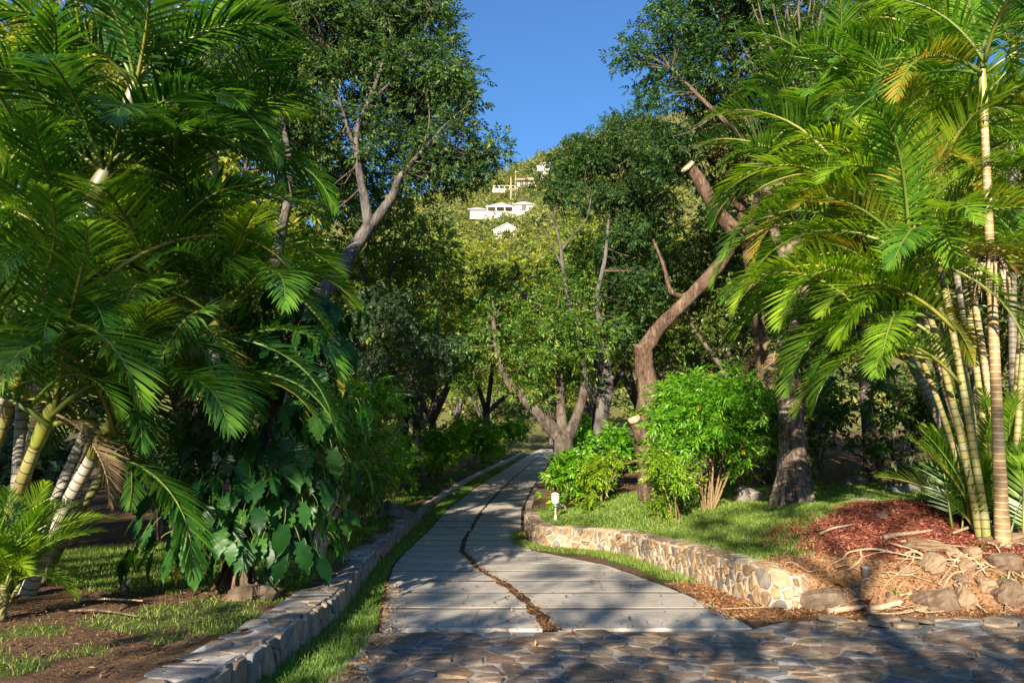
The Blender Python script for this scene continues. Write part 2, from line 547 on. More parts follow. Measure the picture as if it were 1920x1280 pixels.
YE = [2, 5, 7.6, 9, 10.6, 13, 15.5, 18, 23, 30, 36, 45, 58, 72, 85, 100]
XL = [-1.2, -1.2, -1.3, -1.5, -1.73, -2.0, -2.12, -2.15, -1.97, -1.5, -1.02, -.2, .75, 1.75, 3.8, 7]
XC = [.45, .45, .39, .24, -.05, -.62, -1.02, -1.1, -.9, -.4, .08, .85, 1.85, 2.9, 4.7, 8]
XR = [2.4, 2.4, 2.4, 2.35, 2.1, 1.6, .40, .22, .30, .78, 1.28, 2.05, 3.0, 4.05, 5.6, 9]


def smooth_interp(xs, ys):
    tx = np.linspace(xs[0], xs[-1], 2000)
    ty = np.interp(tx, xs, ys)
    k = np.hanning(31)
    ty = np.convolve(np.pad(ty, 15, mode='edge'), k / k.sum(), 'valid')
    return lambda y: np.interp(y, tx, ty)


x_left, x_mid = smooth_interp(YE, XL), smooth_interp(YE, XC)
x_right = lambda y: np.interp(y, YE, XR)
YW = [3, 4.7, 8.5, 10.3, 13, 15.5, 18, 23, 30, 36, 45, 58, 72, 85, 100]
XW = [-1.84, -1.86, -1.86, -2.05, -2.28, -2.42, -2.55, -2.48, -2.08, -1.62, -.8, .2, 1.2, 3.2, 6.3]
x_wall = smooth_interp(YW, XW)                       # road side face of the left wall
RW = np.array([(3.42, 9.0), (3.12, 8.86), (2.86, 9.15), (2.68, 10.7), (2.34, 12.85), (2.1, 14.1), (1.75, 14.9), (1.1, 15.45), (.62, 15.95), (.36, 17.3), (.34, 19.0)])
RPOLY = np.vstack([[(40, 8.6), (9, 8.75), (5.8, 8.62), (4.4, 8.5), (3.7, 8.75)], RW, [(.42, 21), (.62, 25), (1.05, 30), (1.62, 36), (2.4, 45), (3.4, 58), (4.5, 72), (6, 85), (9.5, 100), (40, 100)]])


def inside(poly, x, y):
    c = np.zeros(np.shape(x), bool)
    n = len(poly)
    for i in range(n):
        x0, y0 = poly[i]
        x1, y1 = poly[(i + 1) % n]
        cond = ((y0 > y) != (y1 > y))
        with np.errstate(divide='ignore', invalid='ignore'):
            xi = (x1 - x0) * (y - y0) / (y1 - y0 if y1 != y0 else 1e-9) + x0
        c ^= cond & (x < xi)
    return c


def poly_dist(pts, x, y):
    d = np.full(np.shape(x), 1e9)
    for (x0, y0), (x1, y1) in zip(pts[:-1], pts[1:]):
        ex, ey = x1 - x0, y1 - y0
        tt = np.clip(((x - x0) * ex + (y - y0) * ey) / (ex * ex + ey * ey), 0, 1)
        d = np.minimum(d, np.hypot(x - x0 - tt * ex, y - y0 - tt * ey))
    return d


def fbm(x, y, s=1.0, seed=0.0):
    return (np.sin(x * 1.3 * s + 1.7 + seed) * np.cos(y * 1.1 * s - .4 + seed * 2) + .5 * np.sin(x * 2.9 * s - y * 2.3 * s + seed)
            + .3 * np.cos(x * 5.3 * s + y * 6.1 * s + 2 + seed)) / 1.8


def terrain(x, y):
    x = np.asarray(x, float)
    y = np.asarray(y, float)
    zr = road_z(y)
    z = zr.copy() if np.ndim(zr) else np.array(float(zr))
    # left bank behind the low wall
    dl = x_wall(np.clip(y, 3, 100)) - .17 - x
    near = 1 - smoothstep(70, 95, y)
    left = np.where(dl > 0, .27 + .012 * np.minimum(dl, 14) + .03 * fbm(x, y, .9), 0.0)
    left = left + np.where(dl > 14, .05 * (dl - 14), 0)
    # strip of grass at the foot of the wall, a little crowned
    # right lawn and the bank beside it
    ins = inside(RPOLY, x, y)
    d = np.where(ins, poly_dist(RPOLY, x, y), 0)
    dd = np.maximum(d - .12, 0)
    lawn = .42 * smoothstep(.08, .16, d) + .2 * np.minimum(dd, 2.6) + .05 * np.maximum(dd - 2.6, 0)
    bank = .62 * smoothstep(0, .9, d) + .42 * smoothstep(.5, 2.6, d) + .045 * np.maximum(d - 1.6, 0) + .05 * fbm(x, y, 2.6) * smoothstep(.1, .5, d)
    w = smoothstep(3.25, 4.0, x) * (1 - smoothstep(10.5, 14, y))
    right = np.where(ins, lawn * (1 - w) + bank * w + .025 * fbm(x, y, .8, 1.0) * smoothstep(.4, 1.2, d), 0)
    z = z + np.where(x < 0, left, 0) * near + right * near + np.where((x >= 0) & (dl > 0), left, 0) * near
    # far hillside: crest rises to the right
    far = smoothstep(110, 250, y)
    z = z + far * np.where(x > -15, .4 * np.minimum(x, 60), .4 * -15 + .25 * (x + 15)) * 1.0
    z = z + smoothstep(100, 150, y) * 1.2 * fbm(x, y, .12, 3.0)
    return z


def tz(x, y):
    return float(terrain(np.array([x]), np.array([y]))[0])


def lawn_mask(x, y):
    dl = x_wall(np.clip(y, 3, 100)) - .38 - x
    n = fbm(x, y, 1.1, 5.0)
    L = smoothstep(8.1, 8.9, y + .5 * n - .05 * (x + 4)) * (dl > 0)
    patch = smoothstep(.12, .5, fbm(x, y, 1.5, 2.0) + .75 * np.exp(-((x + 2.9) ** 2 / .5 + (y - 6.7) ** 2 / .8)) + .7 * np.exp(-((x + 3.3) ** 2 / 1.2 + (y - 5.1) ** 2 / .5))) * (dl > 0)
    L = np.maximum(L, patch * .55)
    # strip between wall and slabs
    strip = (x > x_wall(np.clip(y, 3, 100)) - .2) & (x < x_left(np.clip(y, 2, 100)) - .02)
    L = np.maximum(L, strip * 1.0)
    ins = inside(RPOLY, x, y)
    L = L * (1 - smoothstep(12.8, 14.2, y + .5 * n - .35 * (x + 4.5)) * (dl > 1.0)) * (1 - smoothstep(3.5, 5, dl - .2 * (y - 8)))
    L = np.where(ins, 1 - smoothstep(18.5, 20.5, y + .6 * n + .12 * (x - 3)), L)
    fringe = (poly_dist(RW, x, y) < .42 + .12 * n) & (~ins) & (y > 9.6)
    L = np.where(fringe, .95, L)
    return L * (1 - mulch_mask(x, y)) * (1 - litter_mask(x, y))


def mulch_mask(x, y):
    n = fbm(x, y, 1.9, 1.0)
    return (1 - smoothstep(.85, 1.12, np.hypot((x - 8.3) / 4.7, (y - 9.9) / 2.5) + .11 * n + .05 * fbm(x, y, 5.0, 2.0))) * inside(RPOLY, x, y) * smoothstep(.45, .8, poly_dist(RPOLY[:6], x, y))


def litter_mask(x, y):
    bank = inside(RPOLY, x, y) * (1 - smoothstep(.5, .85, poly_dist(RPOLY[:6], x, y))) * (x > 3.1)
    foot = (~inside(RPOLY, x, y)) & (poly_dist(RW[:5], x, y) < .5) & (y < 11) & (y > 8.3)
    foot2 = (~inside(RPOLY, x, y)) & (x > 2.2) & (y > 8.15) & (y < 9.6)
    return np.maximum(bank, np.maximum(foot, foot2) * 1.0)


def build_ground():
    def axis(spans):
        out = []
        for a, b, s in spans:
            out.append(np.arange(a, b, s))
        return np.concatenate(out + [[spans[-1][1]]])
    xs = axis([(-700, -120, 40), (-120, -40, 6), (-40, -12, 1.2), (-12, -6, .3), (-6, 8, .085), (8, 14, .3), (14, 40, 1.2), (40, 120, 6), (120, 700, 40)])
    ys = axis([(-80, -10, 6), (-10, 3, 1), (3, 20, .085), (20, 34, .25), (34, 100, 1.0), (100, 400, 4), (400, 2000, 100)])
    X, Y = np.meshgrid(xs, ys)
    Z = terrain(X.ravel(), Y.ravel())
    x, y = X.ravel(), Y.ravel()
    # the road bed lies under the slabs
    on = (x > x_left(np.clip(y, 2, 100)) - .05) & (x < x_right(y) + .05) & (y < 100) & (y > 7.5)
    Z = Z + on * .0075
    cob = (y <= 7.9) & (x > -1.30) & (y > -60)
    Z = Z - cob * .06
    Z = Z + .008 * rng.normal(0, 1, len(Z)) * (y < 30) * (y > 3) * (~on) * (~cob)
    nx, ny = len(xs), len(ys)
    i = np.arange(ny - 1)[:, None] * nx + np.arange(nx - 1)[None]
    q = np.stack([i, i + 1, i + nx + 1, i + nx], -1).reshape(-1, 4)
    F = np.concatenate([q[:, [0, 1, 2]], q[:, [0, 2, 3]]])
    me = mesh_tris('ground', np.stack([x, y, Z], -1), F, M['ground'], True)
    lm = lawn_mask(x, y)
    lm = np.where(y > 60, .5, lm)
    for nm, val in (('lawn', lm), ('mulch', mulch_mask(x, y)), ('litter', litter_mask(x, y)),
                    ('gravel', (on | cob).astype(float))):
        a = me.attributes.new(nm, 'FLOAT', 'POINT')
        a.data.foreach_set('value', np.asarray(val, np.float32))
    link('ground', me, kind='structure')


build_ground()


# ------------------------------------------------------------------ stones
def voronoi(w, h, pts, nb=22):
    """clipped cells of points in a rectangle"""
    cells = []
    for i, p in enumerate(pts):
        poly = [np.array(q, float) for q in ((0, 0), (w, 0), (w, h), (0, h))]
        order = np.argsort(((pts - p) ** 2).sum(1))[1:nb]
        for j in order:
            q = pts[j]
            m, nrm = (p + q) / 2, q - p
            new = []
            for k in range(len(poly)):
                a, b = poly[k], poly[(k + 1) % len(poly)]
                da, db = np.dot(a - m, nrm), np.dot(b - m, nrm)
                if da <= 0:
                    new.append(a)
                if da * db < 0:
                    new.append(a + (b - a) * da / (da - db))
            poly = new
            if len(poly) < 3:
                break
        if len(poly) >= 3:
            cells.append((p, np.array(poly)))
    return cells


def scatter_pts(w, h, sx, sy, r, jit=.42, drop=0.0):
    nx, ny = max(1, round(w / sx)), max(1, round(h / sy))
    pts = []
    for j in range(ny):
        for i in range(nx):
            if r.random() < drop:
                continue
            pts.append(((i + .5 + (.25 if j % 2 else -.25) + r.uniform(-jit, jit)) * w / nx, (j + .5 + r.uniform(-jit, jit) * .9) * h / ny))
    p = np.array(pts)
    p[:, 0] = np.clip(p[:, 0], .02, w - .02)
    p[:, 1] = np.clip(p[:, 1], .01, h - .01)
    return p


def stone_mesh(name, poly, mapf, gap, proud, sink, mat, r, round_=.5):
    """one stone: an uneven rounded outline in the (s, t) plane, mapped into space by mapf(s, t, height)"""
    c = poly.mean(0)
    P = []
    n = len(poly)
    for k in range(n):                                   # cut corners so the outline is not a bare polygon
        a, b, d = poly[k - 1], poly[k], poly[(k + 1) % n]
        P.append(b + (a - b) * r.uniform(.12, .3) * round_ * 1.2)
        P.append(b + (d - b) * r.uniform(.12, .3) * round_ * 1.2)
    P = np.array(P)
    d = P - c
    ln = np.linalg.norm(d, axis=1, keepdims=True)
    P = c + d * np.clip((ln - gap * r.uniform(.6, 1.5, (len(P), 1))) / np.maximum(ln, 1e-6), .2, 1)
    m = len(P)
    tilt = r.normal(0, .05, 2)
    def ring(s, h):
        Q = c + (P - c) * s
        hh = h + ((Q - c) @ tilt) + r.normal(0, proud * .12, m)
        return [mapf(q[0], q[1], x) for q, x in zip(Q, hh)]
    V = ring(1.03, -sink) + ring(1.0, proud * .5) + ring(.93, proud * .95) + ring(.5, proud * 1.05) + [mapf(c[0], c[1], proud * 1.05)]
    V = np.array(V)
    o = V.mean(0)
    F = []
    for rr in range(3):
        for k in range(m):
            k2 = (k + 1) % m
            F += [(rr * m + k, rr * m + k2, (rr + 1) * m + k2), (rr * m + k, (rr + 1) * m + k2, (rr + 1) * m + k)]
    for k in range(m):
        F.append((3 * m + k, 3 * m + (k + 1) % m, 4 * m))
    return mesh_tris(name, V - o, F, mat), o


def polyline_frame(P):
    P = np.asarray(P, float)
    L = np.concatenate([[0], np.cumsum(np.linalg.norm(np.diff(P, axis=0), axis=1))])
    def f(s):
        x = np.interp(s, L, P[:, 0])
        y = np.interp(s, L, P[:, 1])
        e = .15
        tx = np.interp(min(s + e, L[-1]), L, P[:, 0]) - np.interp(max(s - e, 0), L, P[:, 0])
        ty = np.interp(min(s + e, L[-1]), L, P[:, 1]) - np.interp(max(s - e, 0), L, P[:, 1])
        n = math.hypot(tx, ty)
        return x, y, tx / n, ty / n
    return f, L[-1]


# --- left wall: road side face at x_wall, mortared rubble with flat stones on top
def wall_height_left(y):
    return .27 + .03 * math.sin(y * 1.7) * .4 - .07 * float(smoothstep(17, 24, y))


def build_left_wall():
    r = np.random.default_rng(21)
    ys = np.concatenate([np.arange(3.6, 20, .3), np.arange(20, 74, 1.2)])
    TH = .42
    V, F = [], []
    for k, y in enumerate(ys):
        x, z = float(x_wall(y)), float(road_z(y))
        th = TH if y < 22 else .3
        h = wall_height_left(y)
        for (dx, dz) in ((.03, -.3), (0, h - .03), (-.035, h), (-th + .03, h), (-th, h - .03), (-th, -.3)):
            V.append((x + dx + r.normal(0, .006), y, z + dz + r.normal(0, .006)))
    for k in range(len(ys) - 1):
        for j in range(5):
            a = k * 6 + j
            F.append((a, a + 1, a + 7, a + 6))
    V = np.array(V)
    F = np.array(F)[:, ::-1]
    base = np.array((float(x_wall(8.0)), 8.0, 0.0))
    mb = MB()
    mb.add(V - base, F)
    mb.add((V - base)[:6], [(0, 1, 2), (0, 2, 3), (0, 3, 4), (0, 4, 5)])
    wall = link('stone_wall', mb.mesh('stone_wall', M['mortar']), loc=base, label='long low grey rubble wall curving along the left edge of the driveway', cat='wall')
    Pl = np.array([(float(x_wall(y)), y) for y in np.arange(3.7, 24, .25)])
    f, LT = polyline_frame(Pl)
    # face stones
    for (p, poly) in voronoi(LT, .27, scatter_pts(LT, .27, .2, .11, r, .6, .3)):
        def mp(s, tt, h):
            x, y, tx, ty = f(s)
            return (x + ty * (h + .016) , y - tx * (h + .016), float(road_z(y)) + tt)
        me, o = stone_mesh('stone', poly, mp, r.choice([.004, .01, .02]), r.choice([.006, .014, .026]), .03, M['wall_stone'], r, .7)
        link('stone', me, wall, o - base)
    for (p, poly) in voronoi(LT, TH - .02, scatter_pts(LT, TH - .02, .25, .17, r, .6, .25)):
        def mp(s, tt, h):
            x, y, tx, ty = f(s)
            return (x - ty * (tt + .005), y + tx * (tt + .005), float(road_z(y)) + wall_height_left(y) + h)
        me, o = stone_mesh('stone', poly, mp, r.choice([.006, .012, .022]), r.choice([.003, .006, .011]), .03, M['wall_stone'], r, .8)
        link('stone', me, wall, o - base)


build_left_wall()


def build_right_wall():
    r = np.random.default_rng(33)
    P = catmull(RW, 5)
    f, LT = polyline_frame(P)
    TH, H = .36, .46
    n = 70
    V, F = [], []
    def top(s):
        return H + .05 * smoothstep(LT - 4, LT, s) - .10 * (1 - smoothstep(.0, .7, s))
    for k in range(n):
        s = LT * k / (n - 1)
        x, y, tx, ty = f(s)
        nx, ny = -ty, tx                       # towards the road
        z = float(road_z(y))
        h = float(top(s))
        for (a, dz) in ((.03, -.25), (0, h - .04), (-.04, h), (-TH + .04, h), (-TH, h - .05), (-TH, -.25)):
            V.append((x + nx * a + r.normal(0, .006), y + ny * a + r.normal(0, .006), z + dz + r.normal(0, .006)))
    for k in range(n - 1):
        for j in range(5):
            a = k * 6 + j
            F.append((a, a + 1, a + 7, a + 6))
    V = np.array(V)
    base = np.array((2.7, 10.7, 0.0))
    mb = MB()
    mb.add(V - base, np.array(F))
    mb.add((V - base)[:6], [(2, 1, 0), (3, 2, 0), (4, 3, 0), (5, 4, 0)])
    mb.add((V - base)[-6:], [(0, 1, 2), (0, 2, 3), (0, 3, 4), (0, 4, 5)])
    wall = link('stone_wall', mb.mesh('stone_wall', M['mortar_warm']), loc=base, label='curved tan and brown stone retaining wall holding up the right lawn', cat='wall')
    for (p, poly) in voronoi(LT, H - .02, scatter_pts(LT, H - .02, .105, .17, r, .62, .3)):
        def mp(s, tt, h):
            x, y, tx, ty = f(s)
            k = .016 + h
            return (x - ty * k, y + tx * k, float(road_z(y)) + tt * float(top(s)) / H)
        me, o = stone_mesh('stone', poly, mp, r.choice([.006, .012, .02, .034]), r.choice([.004, .009, .016, .026]), .03, M['wall_stone_warm'], r, .8)
        link('stone', me, wall, o - base)
    for (p, poly) in voronoi(LT, TH - .04, scatter_pts(LT, TH - .04, .32, .2, r)):
        def mp(s, tt, h):
            x, y, tx, ty = f(s)
            k = .01 + tt
            return (x + ty * k, y - tx * k, float(road_z(y)) + float(top(s)) + h)
        me, o = stone_mesh('stone', poly, mp, .013, .015, .03, M['wall_stone_warm'], r)
        link('stone', me, wall, o - base)
    # rounded end stones where the wall dies into the bank
    # low stone kerb that carries on along the road behind the wall's corner
    mb = MB()
    ys = np.arange(19.2, 44, .8)
    V, F = [], []
    for y in ys:
        x = float(np.interp(y, RPOLY[:, 1][15:25], RPOLY[:, 0][15:25])) if False else float(x_right(y)) + .1
        z = float(road_z(y))
        for dx, dz in ((0, -.1), (0.01, .16), (.2, .17), (.22, -.1)):
            V.append((x + dx + r.normal(0, .01), y, z + dz + r.normal(0, .012)))
    for k in range(len(ys) - 1):
        for j in range(3):
            a = k * 4 + j
            F.append((a, a + 4, a + 5, a + 1))
    V = np.array(V)
    b2 = V[0].copy()
    mb.add(V - b2, F)
    mb.add((V - b2)[:4], [(0, 1, 2), (0, 2, 3)])
    link('kerb', mb.mesh('kerb', M['wall_stone']), loc=b2, label='low dark stone kerb along the right edge of the driveway beyond the wall corner', cat='kerb')


build_right_wall()


# --- concrete slabs of the driveway
def build_driveway():
    r = np.random.default_rng(5)
    bed = bpy.data.objects.new('driveway', None)
    bed['kind'] = 'structure'
    bed.location = (0, 8, 0)
    col.objects.link(bed)
    rows = [7.7]
    while rows[-1] < 80:
        rows.append(rows[-1] + r.uniform(1.02, 1.2) * (1 if rows[-1] < 45 else 1.15))
    off = np.array((0, 8, 0))
    for k in range(len(rows) - 1):
        y0, y1 = rows[k], rows[k + 1]
        g = r.uniform(.042, .068)
        for side in (0, 1):
            cg = np.interp(y0, [7, 9, 12, 16, 30], [.075, .07, .055, .045, .04])
            ts = np.linspace(0, 1, 6)
            sk0, sk1 = r.normal(0, .02, 2)
            skew = -.03 if side == 0 else .02
            def pt(u, v):
                y = (y0 + g) * (1 - v) + (y1 - g) * v
                a, b = ((float(x_left(y)) + .02, float(x_mid(y)) - cg) if side == 0 else (float(x_mid(y)) + cg, float(x_right(y)) - .02))
                x = a + (b - a) * u
                y = y + (u - .5) * (sk0 * (1 - v) + sk1 * v) + skew * (u - .5) + r.normal(0, .006)
                ed = (u if side == 0 else 1 - u)
                return np.array((x + r.normal(0, .006) + r.normal(0, .022) * (ed > .99), y))
            ring = [pt(u, 0) for u in ts] + [pt(1, v) for v in ts[1:]] + [pt(u, 1) for u in ts[::-1][1:]] + [pt(0, v) for v in ts[::-1][1:-1]]
            ring = np.array(ring)
            c = ring.mean(0)
            m = len(ring)
            lift = r.uniform(-.001, .002)
            V = []
            for s, dz in ((1.0, -.09), (1.0, .005), (.996, .011), (.99, .012)):
                q = c + (ring - c) * s
                V.append(np.column_stack([q, road_z(q[:, 1]) + dz + lift]))
            V.append(np.array([[c[0], c[1], float(road_z(c[1])) + .012 + lift]]))
            V = np.vstack(V)
            F = []
            for a in range(3):
                for i in range(m):
                    j = (i + 1) % m
                    F += [(a * m + i, a * m + j, (a + 1) * m + j), (a * m + i, (a + 1) * m + j, (a + 1) * m + i)]
            F += [(3 * m + i, 3 * m + (i + 1) % m, 4 * m) for i in range(m)]
            me = mesh_tris('slab', V - np.array((c[0], c[1], 0)), F, M['concrete'])
            link('slab', me, bed, np.array((c[0], c[1], 0)) - off)


build_driveway()


def build_cobbles():
    r = np.random.default_rng(9)
    w, h = 9.4, 3.0
    x0, y0 = -1.75, 4.9
    b = MB()
    n = 40
    def far_edge(x):
        return np.interp(x, [-1.7, 2.3, 2.8, 4.2, 5.6, 7.6], [7.55, 7.66, 8.12, 8.2, 8.35, 8.4])
    xs = np.linspace(-1.32, 7.8, n)
    V, F = [], []
    for x in xs:
        fy = float(far_edge(x))
        for y in (-30, 2, 4, fy):
            V.append((x, y, .006))
    for k in range(n - 1):
        for j in range(3):
            a = k * 4 + j
            F.append((a, a + 4, a + 5, a + 1))
    b.add(V, F)
    apron = link('cobbled_apron', b.mesh('cobbled_apron', M['mortar_cobble']), kind='structure')
    pts = scatter_pts(w, h + .7, .285, .205, r, .48)
    rest, count = MB(), 0
    for (p, poly) in voronoi(w, h + .7, pts):
        c = poly.mean(0) + (x0, y0)
        if c[1] > far_edge(c[0]) - .08 or c[0] < -1.62:
            continue
        left = x_wall(c[1]) + .52
        if c[0] < left:
            continue
        ridge = float(smoothstep(2.5, 3.2, c[0])) * math.exp(-((c[1] - 8.0) / .16) ** 2) * .05
        def mp(s, tt, hh):
            return (s + x0, tt + y0, .008 + hh + ridge)
        me, o = stone_mesh('cobble', poly, mp, r.choice([.006, .01, .018, .03]), .003 + r.uniform(0, .010), .03, M['cobble'], r, .45)
        if c[1] > 5.55 and abs(c[0]) < .72 * c[1] + .1 and count < 300:
            count += 1
            link('cobble', me, apron, o)
        else:                                             # beyond the photograph's frame
            V = np.empty(len(me.vertices) * 3, np.float32)
            me.vertices.foreach_get('co', V)
            F = np.empty(len(me.loops), np.int32)
            me.loops.foreach_get('vertex_index', F)
            rest.add(V.reshape(-1, 3) + o, F.reshape(-1, 3))
            bpy.data.meshes.remove(me)
    link('cobbles', rest.mesh('cobbles', M['cobble']), apron, kind='stuff')


build_cobbles()


# ------------------------------------------------------------------ foliage tools
def leaf_quad(L, W, fold=.25, bend=.15):
    """narrow leaf along +Y: two triangles folded at the midrib"""
    V = np.array([(0, 0, 0), (-W / 2, L * .42, fold * W / 2), (0, L, -bend * L), (W / 2, L * .42, fold * W / 2)])
    return V, np.array([(0, 2, 1), (0, 3, 2)])


def rot_to(D, roll):
    """matrices that turn +Y to D with a roll about it"""
    D = norm(D)
    up = np.tile(np.array((0, 0, 1.0)), (len(D), 1))
    bad = np.abs(D[:, 2]) > .97
    up[bad] = (1, 0, 0)
    X = norm(np.cross(D, up))
    Z = np.cross(X, D)
    c, s = np.cos(roll)[:, None], np.sin(roll)[:, None]
    X2 = X * c + Z * s
    Z2 = -X * s + Z * c
    return np.stack([X2, D, Z2], -1)           # columns


def pinnate(n_pairs, Lr, ll, lw, droop=.3, r=None, spread=62):
    """compound leaf along +Y with paired leaflets and one at the tip"""
    r = r or np.random.default_rng(1)
    VV, FF, k = [], [], 0
    for i in range(n_pairs * 2 + 1):
        pr = i // 2
        tt = (pr + .6) / (n_pairs + .3) if i < n_pairs * 2 else 1.0
        side = (-1 if i % 2 else 1)
        y = Lr * tt
        z = -droop * Lr * tt * tt
        if i == n_pairs * 2:
            ang = r.normal(0, .1)
        else:
            ang = side * math.radians(spread + r.normal(0, 9) - 18 * tt)
        d = np.array([[math.sin(ang), math.cos(ang), -.25 - .4 * droop + r.normal(0, .18)]])
        V, F = leaf_quad(ll * r.uniform(.8, 1.12), lw * r.uniform(.85, 1.15))
        R = rot_to(d, r.normal(0, .35, 1))[0]
        V = V @ R.T + (0, y, z)
        VV.append(V)
        FF.append(F + k)
        k += len(V)
    return np.vstack(VV), np.vstack(FF)


SPRAYS = {
    'tree': [pinnate(3, .19, .115, .05, .35, np.random.default_rng(i)) for i in range(4)],
    'far': [pinnate(2, .26, .24, .115, .3, np.random.default_rng(10 + i)) for i in range(4)],
    'hill': [pinnate(1, .5, .75, .42, .2, np.random.default_rng(20 + i), 75) for i in range(4)],
    'elder': [pinnate(4, .20, .105, .034, .55, np.random.default_rng(30 + i), 55) for i in range(4)],
    'fine': [pinnate(5, .16, .06, .024, .25, np.random.default_rng(40 + i), 60) for i in range(4)],
    'broad': [pinnate(2, .16, .16, .075, .25, np.random.default_rng(50 + i), 58) for i in range(4)],
}


def place_sprays(kind, P, D, S, r):
    """many compound leaves at points P, directions D, sizes S, as one set of triangles"""
    Vs, Fs, n = [], [], 0
    which = r.integers(0, len(SPRAYS[kind]), len(P))
    for w, (tv, tf) in enumerate(SPRAYS[kind]):
        m = which == w
        if not m.any():
            continue
        R = rot_to(D[m], r.uniform(-.9, .9, m.sum()))
        V = np.einsum('nij,kj->nki', R, tv) * S[m][:, None, None] + P[m][:, None]
        F = tf[None] + (np.arange(m.sum()) * len(tv))[:, None, None] + n
        Vs.append(V.reshape(-1, 3))
        Fs.append(F.reshape(-1, 3))
        n += V.shape[0] * V.shape[1]
    return np.vstack(Vs), np.vstack(Fs)


def in_ball(n, r, bias=.45):
    d = norm(r.normal(0, 1, (n, 3)))
    return d * (r.uniform(0, 1, n) ** bias)[:, None]


def crown_points(blobs, dens, r, clump_r, per, flat=.75):
    """clump centres in each ellipsoid, then leaf positions round each clump"""
    C = []
    for b in blobs:
        c, rad = np.array(b[:3]), np.array(b[3:6])
        n = max(4, int(dens * 4.19 * rad.prod()))
        u = in_ball(n, r, .42)
        C.append(c + u * rad)
    C = np.vstack(C)
    k = r.integers(int(per * .6), int(per * 1.5), len(C))
    idx = np.repeat(np.arange(len(C)), k)
    cr = r.uniform(.7, 1.35, len(C)) * clump_r
    off = in_ball(len(idx), r, .5) * cr[idx][:, None] * np.array((1, 1, flat))
    P = C[idx] + off
    D = norm(off / cr[idx][:, None] * .9 + np.array((0, 0, .15)) + r.normal(0, .55, off.shape))
    return C, P, D


def twigs(mb, C, skel, r, rad=.018, frac=1.0):
    """thin branches from clump centres to the nearest limb point"""
    S = np.vstack(skel)
    for c in C:
        if r.random() > frac:
            continue
        d = np.linalg.norm(S[:, :3] - c, axis=1) + np.maximum(0, S[:, 2] - c[2]) * 1.2
        j = int(np.argmin(d))
        p = S[j, :3]
        L = np.linalg.norm(c - p)
        if L < .15 or L > (2.0 if len(S) > 60 and rad > .01 else 5):
            continue
        mid = (p * .5 + c * .5) + r.normal(0, .08 * L, 3) + np.array((0, 0, -.05 * L))
        r0 = min(rad * (.8 + .55 * L), max(S[j, 3] * .7, .006))
        mb.tube([p, mid, c], [r0, r0 * .6, .004], 4, 2, cap=False)


def build_tree(name, label, limbs, blobs, bark, leaf, kind='tree', dens=6, clump=.42, per=22, size=1.0, seed=0,
               twig_frac=.8, cat='tree', group=None, world=True, extra_leaf=None, sides=12, wob=.05, sink=.15, loc=None, limb_k=.82):
    """limbs: lists of (px, py, Y, radius) or world points; the first one is the trunk"""
    r = np.random.default_rng(seed + 100)
    L3 = []
    for lb in limbs:
        pts = []
        for q in lb:
            p = at(*q[:3]) if not world else np.array(q[:3], float)
            pts.append((*p, q[3]))
        L3.append(np.array(pts, float))
    B3 = []
    for b in blobs:
        c = at(*b[:3]) if not world else np.array(b[:3], float)
        B3.append((*c, *b[3:6]))
    base = L3[0][0, :3].copy()
    if loc is None:
        base[2] = tz(base[0], base[1]) - .02
        L3[0][0, 2] = base[2] - sink
    root = bpy.data.objects.new(name, None)
    root.location = base
    root['label'] = label
    root['category'] = cat
    if group:
        root['group'] = group
    col.objects.link(root)
    skel = []
    for k, lb in enumerate(L3):
        lb[:, 3] *= limb_k if k else (limb_k + 1) / 2
        mb = MB()
        nm = 'trunk' if k == 0 else 'limb'
        mb.tube(lb[:, :3] - base, lb[:, 3], sides if lb[:, 3].max() > .06 else 7, 5, 0, wob, seed * 7 + k)
        link(nm, mb.mesh(nm, bark), root)
        skel.append(catmull(lb, 6))
    if B3:
        C, P, D = crown_points(B3, dens, r, clump, per)
        S = r.uniform(.75, 1.25, len(P)) * size
        V, F = place_sprays(kind, P, D, S, r)
        o = link('crown', mesh_tris('crown', V - base, F, leaf), root)
        if twig_frac > 0:
            sk = [s[len(s) // 3:] if i == 0 else s for i, s in enumerate(skel)]
            mb = MB()
            twigs(mb, C, sk, r, frac=twig_frac)
            if mb.V:
                V = np.concatenate(mb.V)
                link('twigs', mesh_tris('twigs', V - base, np.concatenate(mb.F), M['twig'], True), root, kind='stuff')
    return root


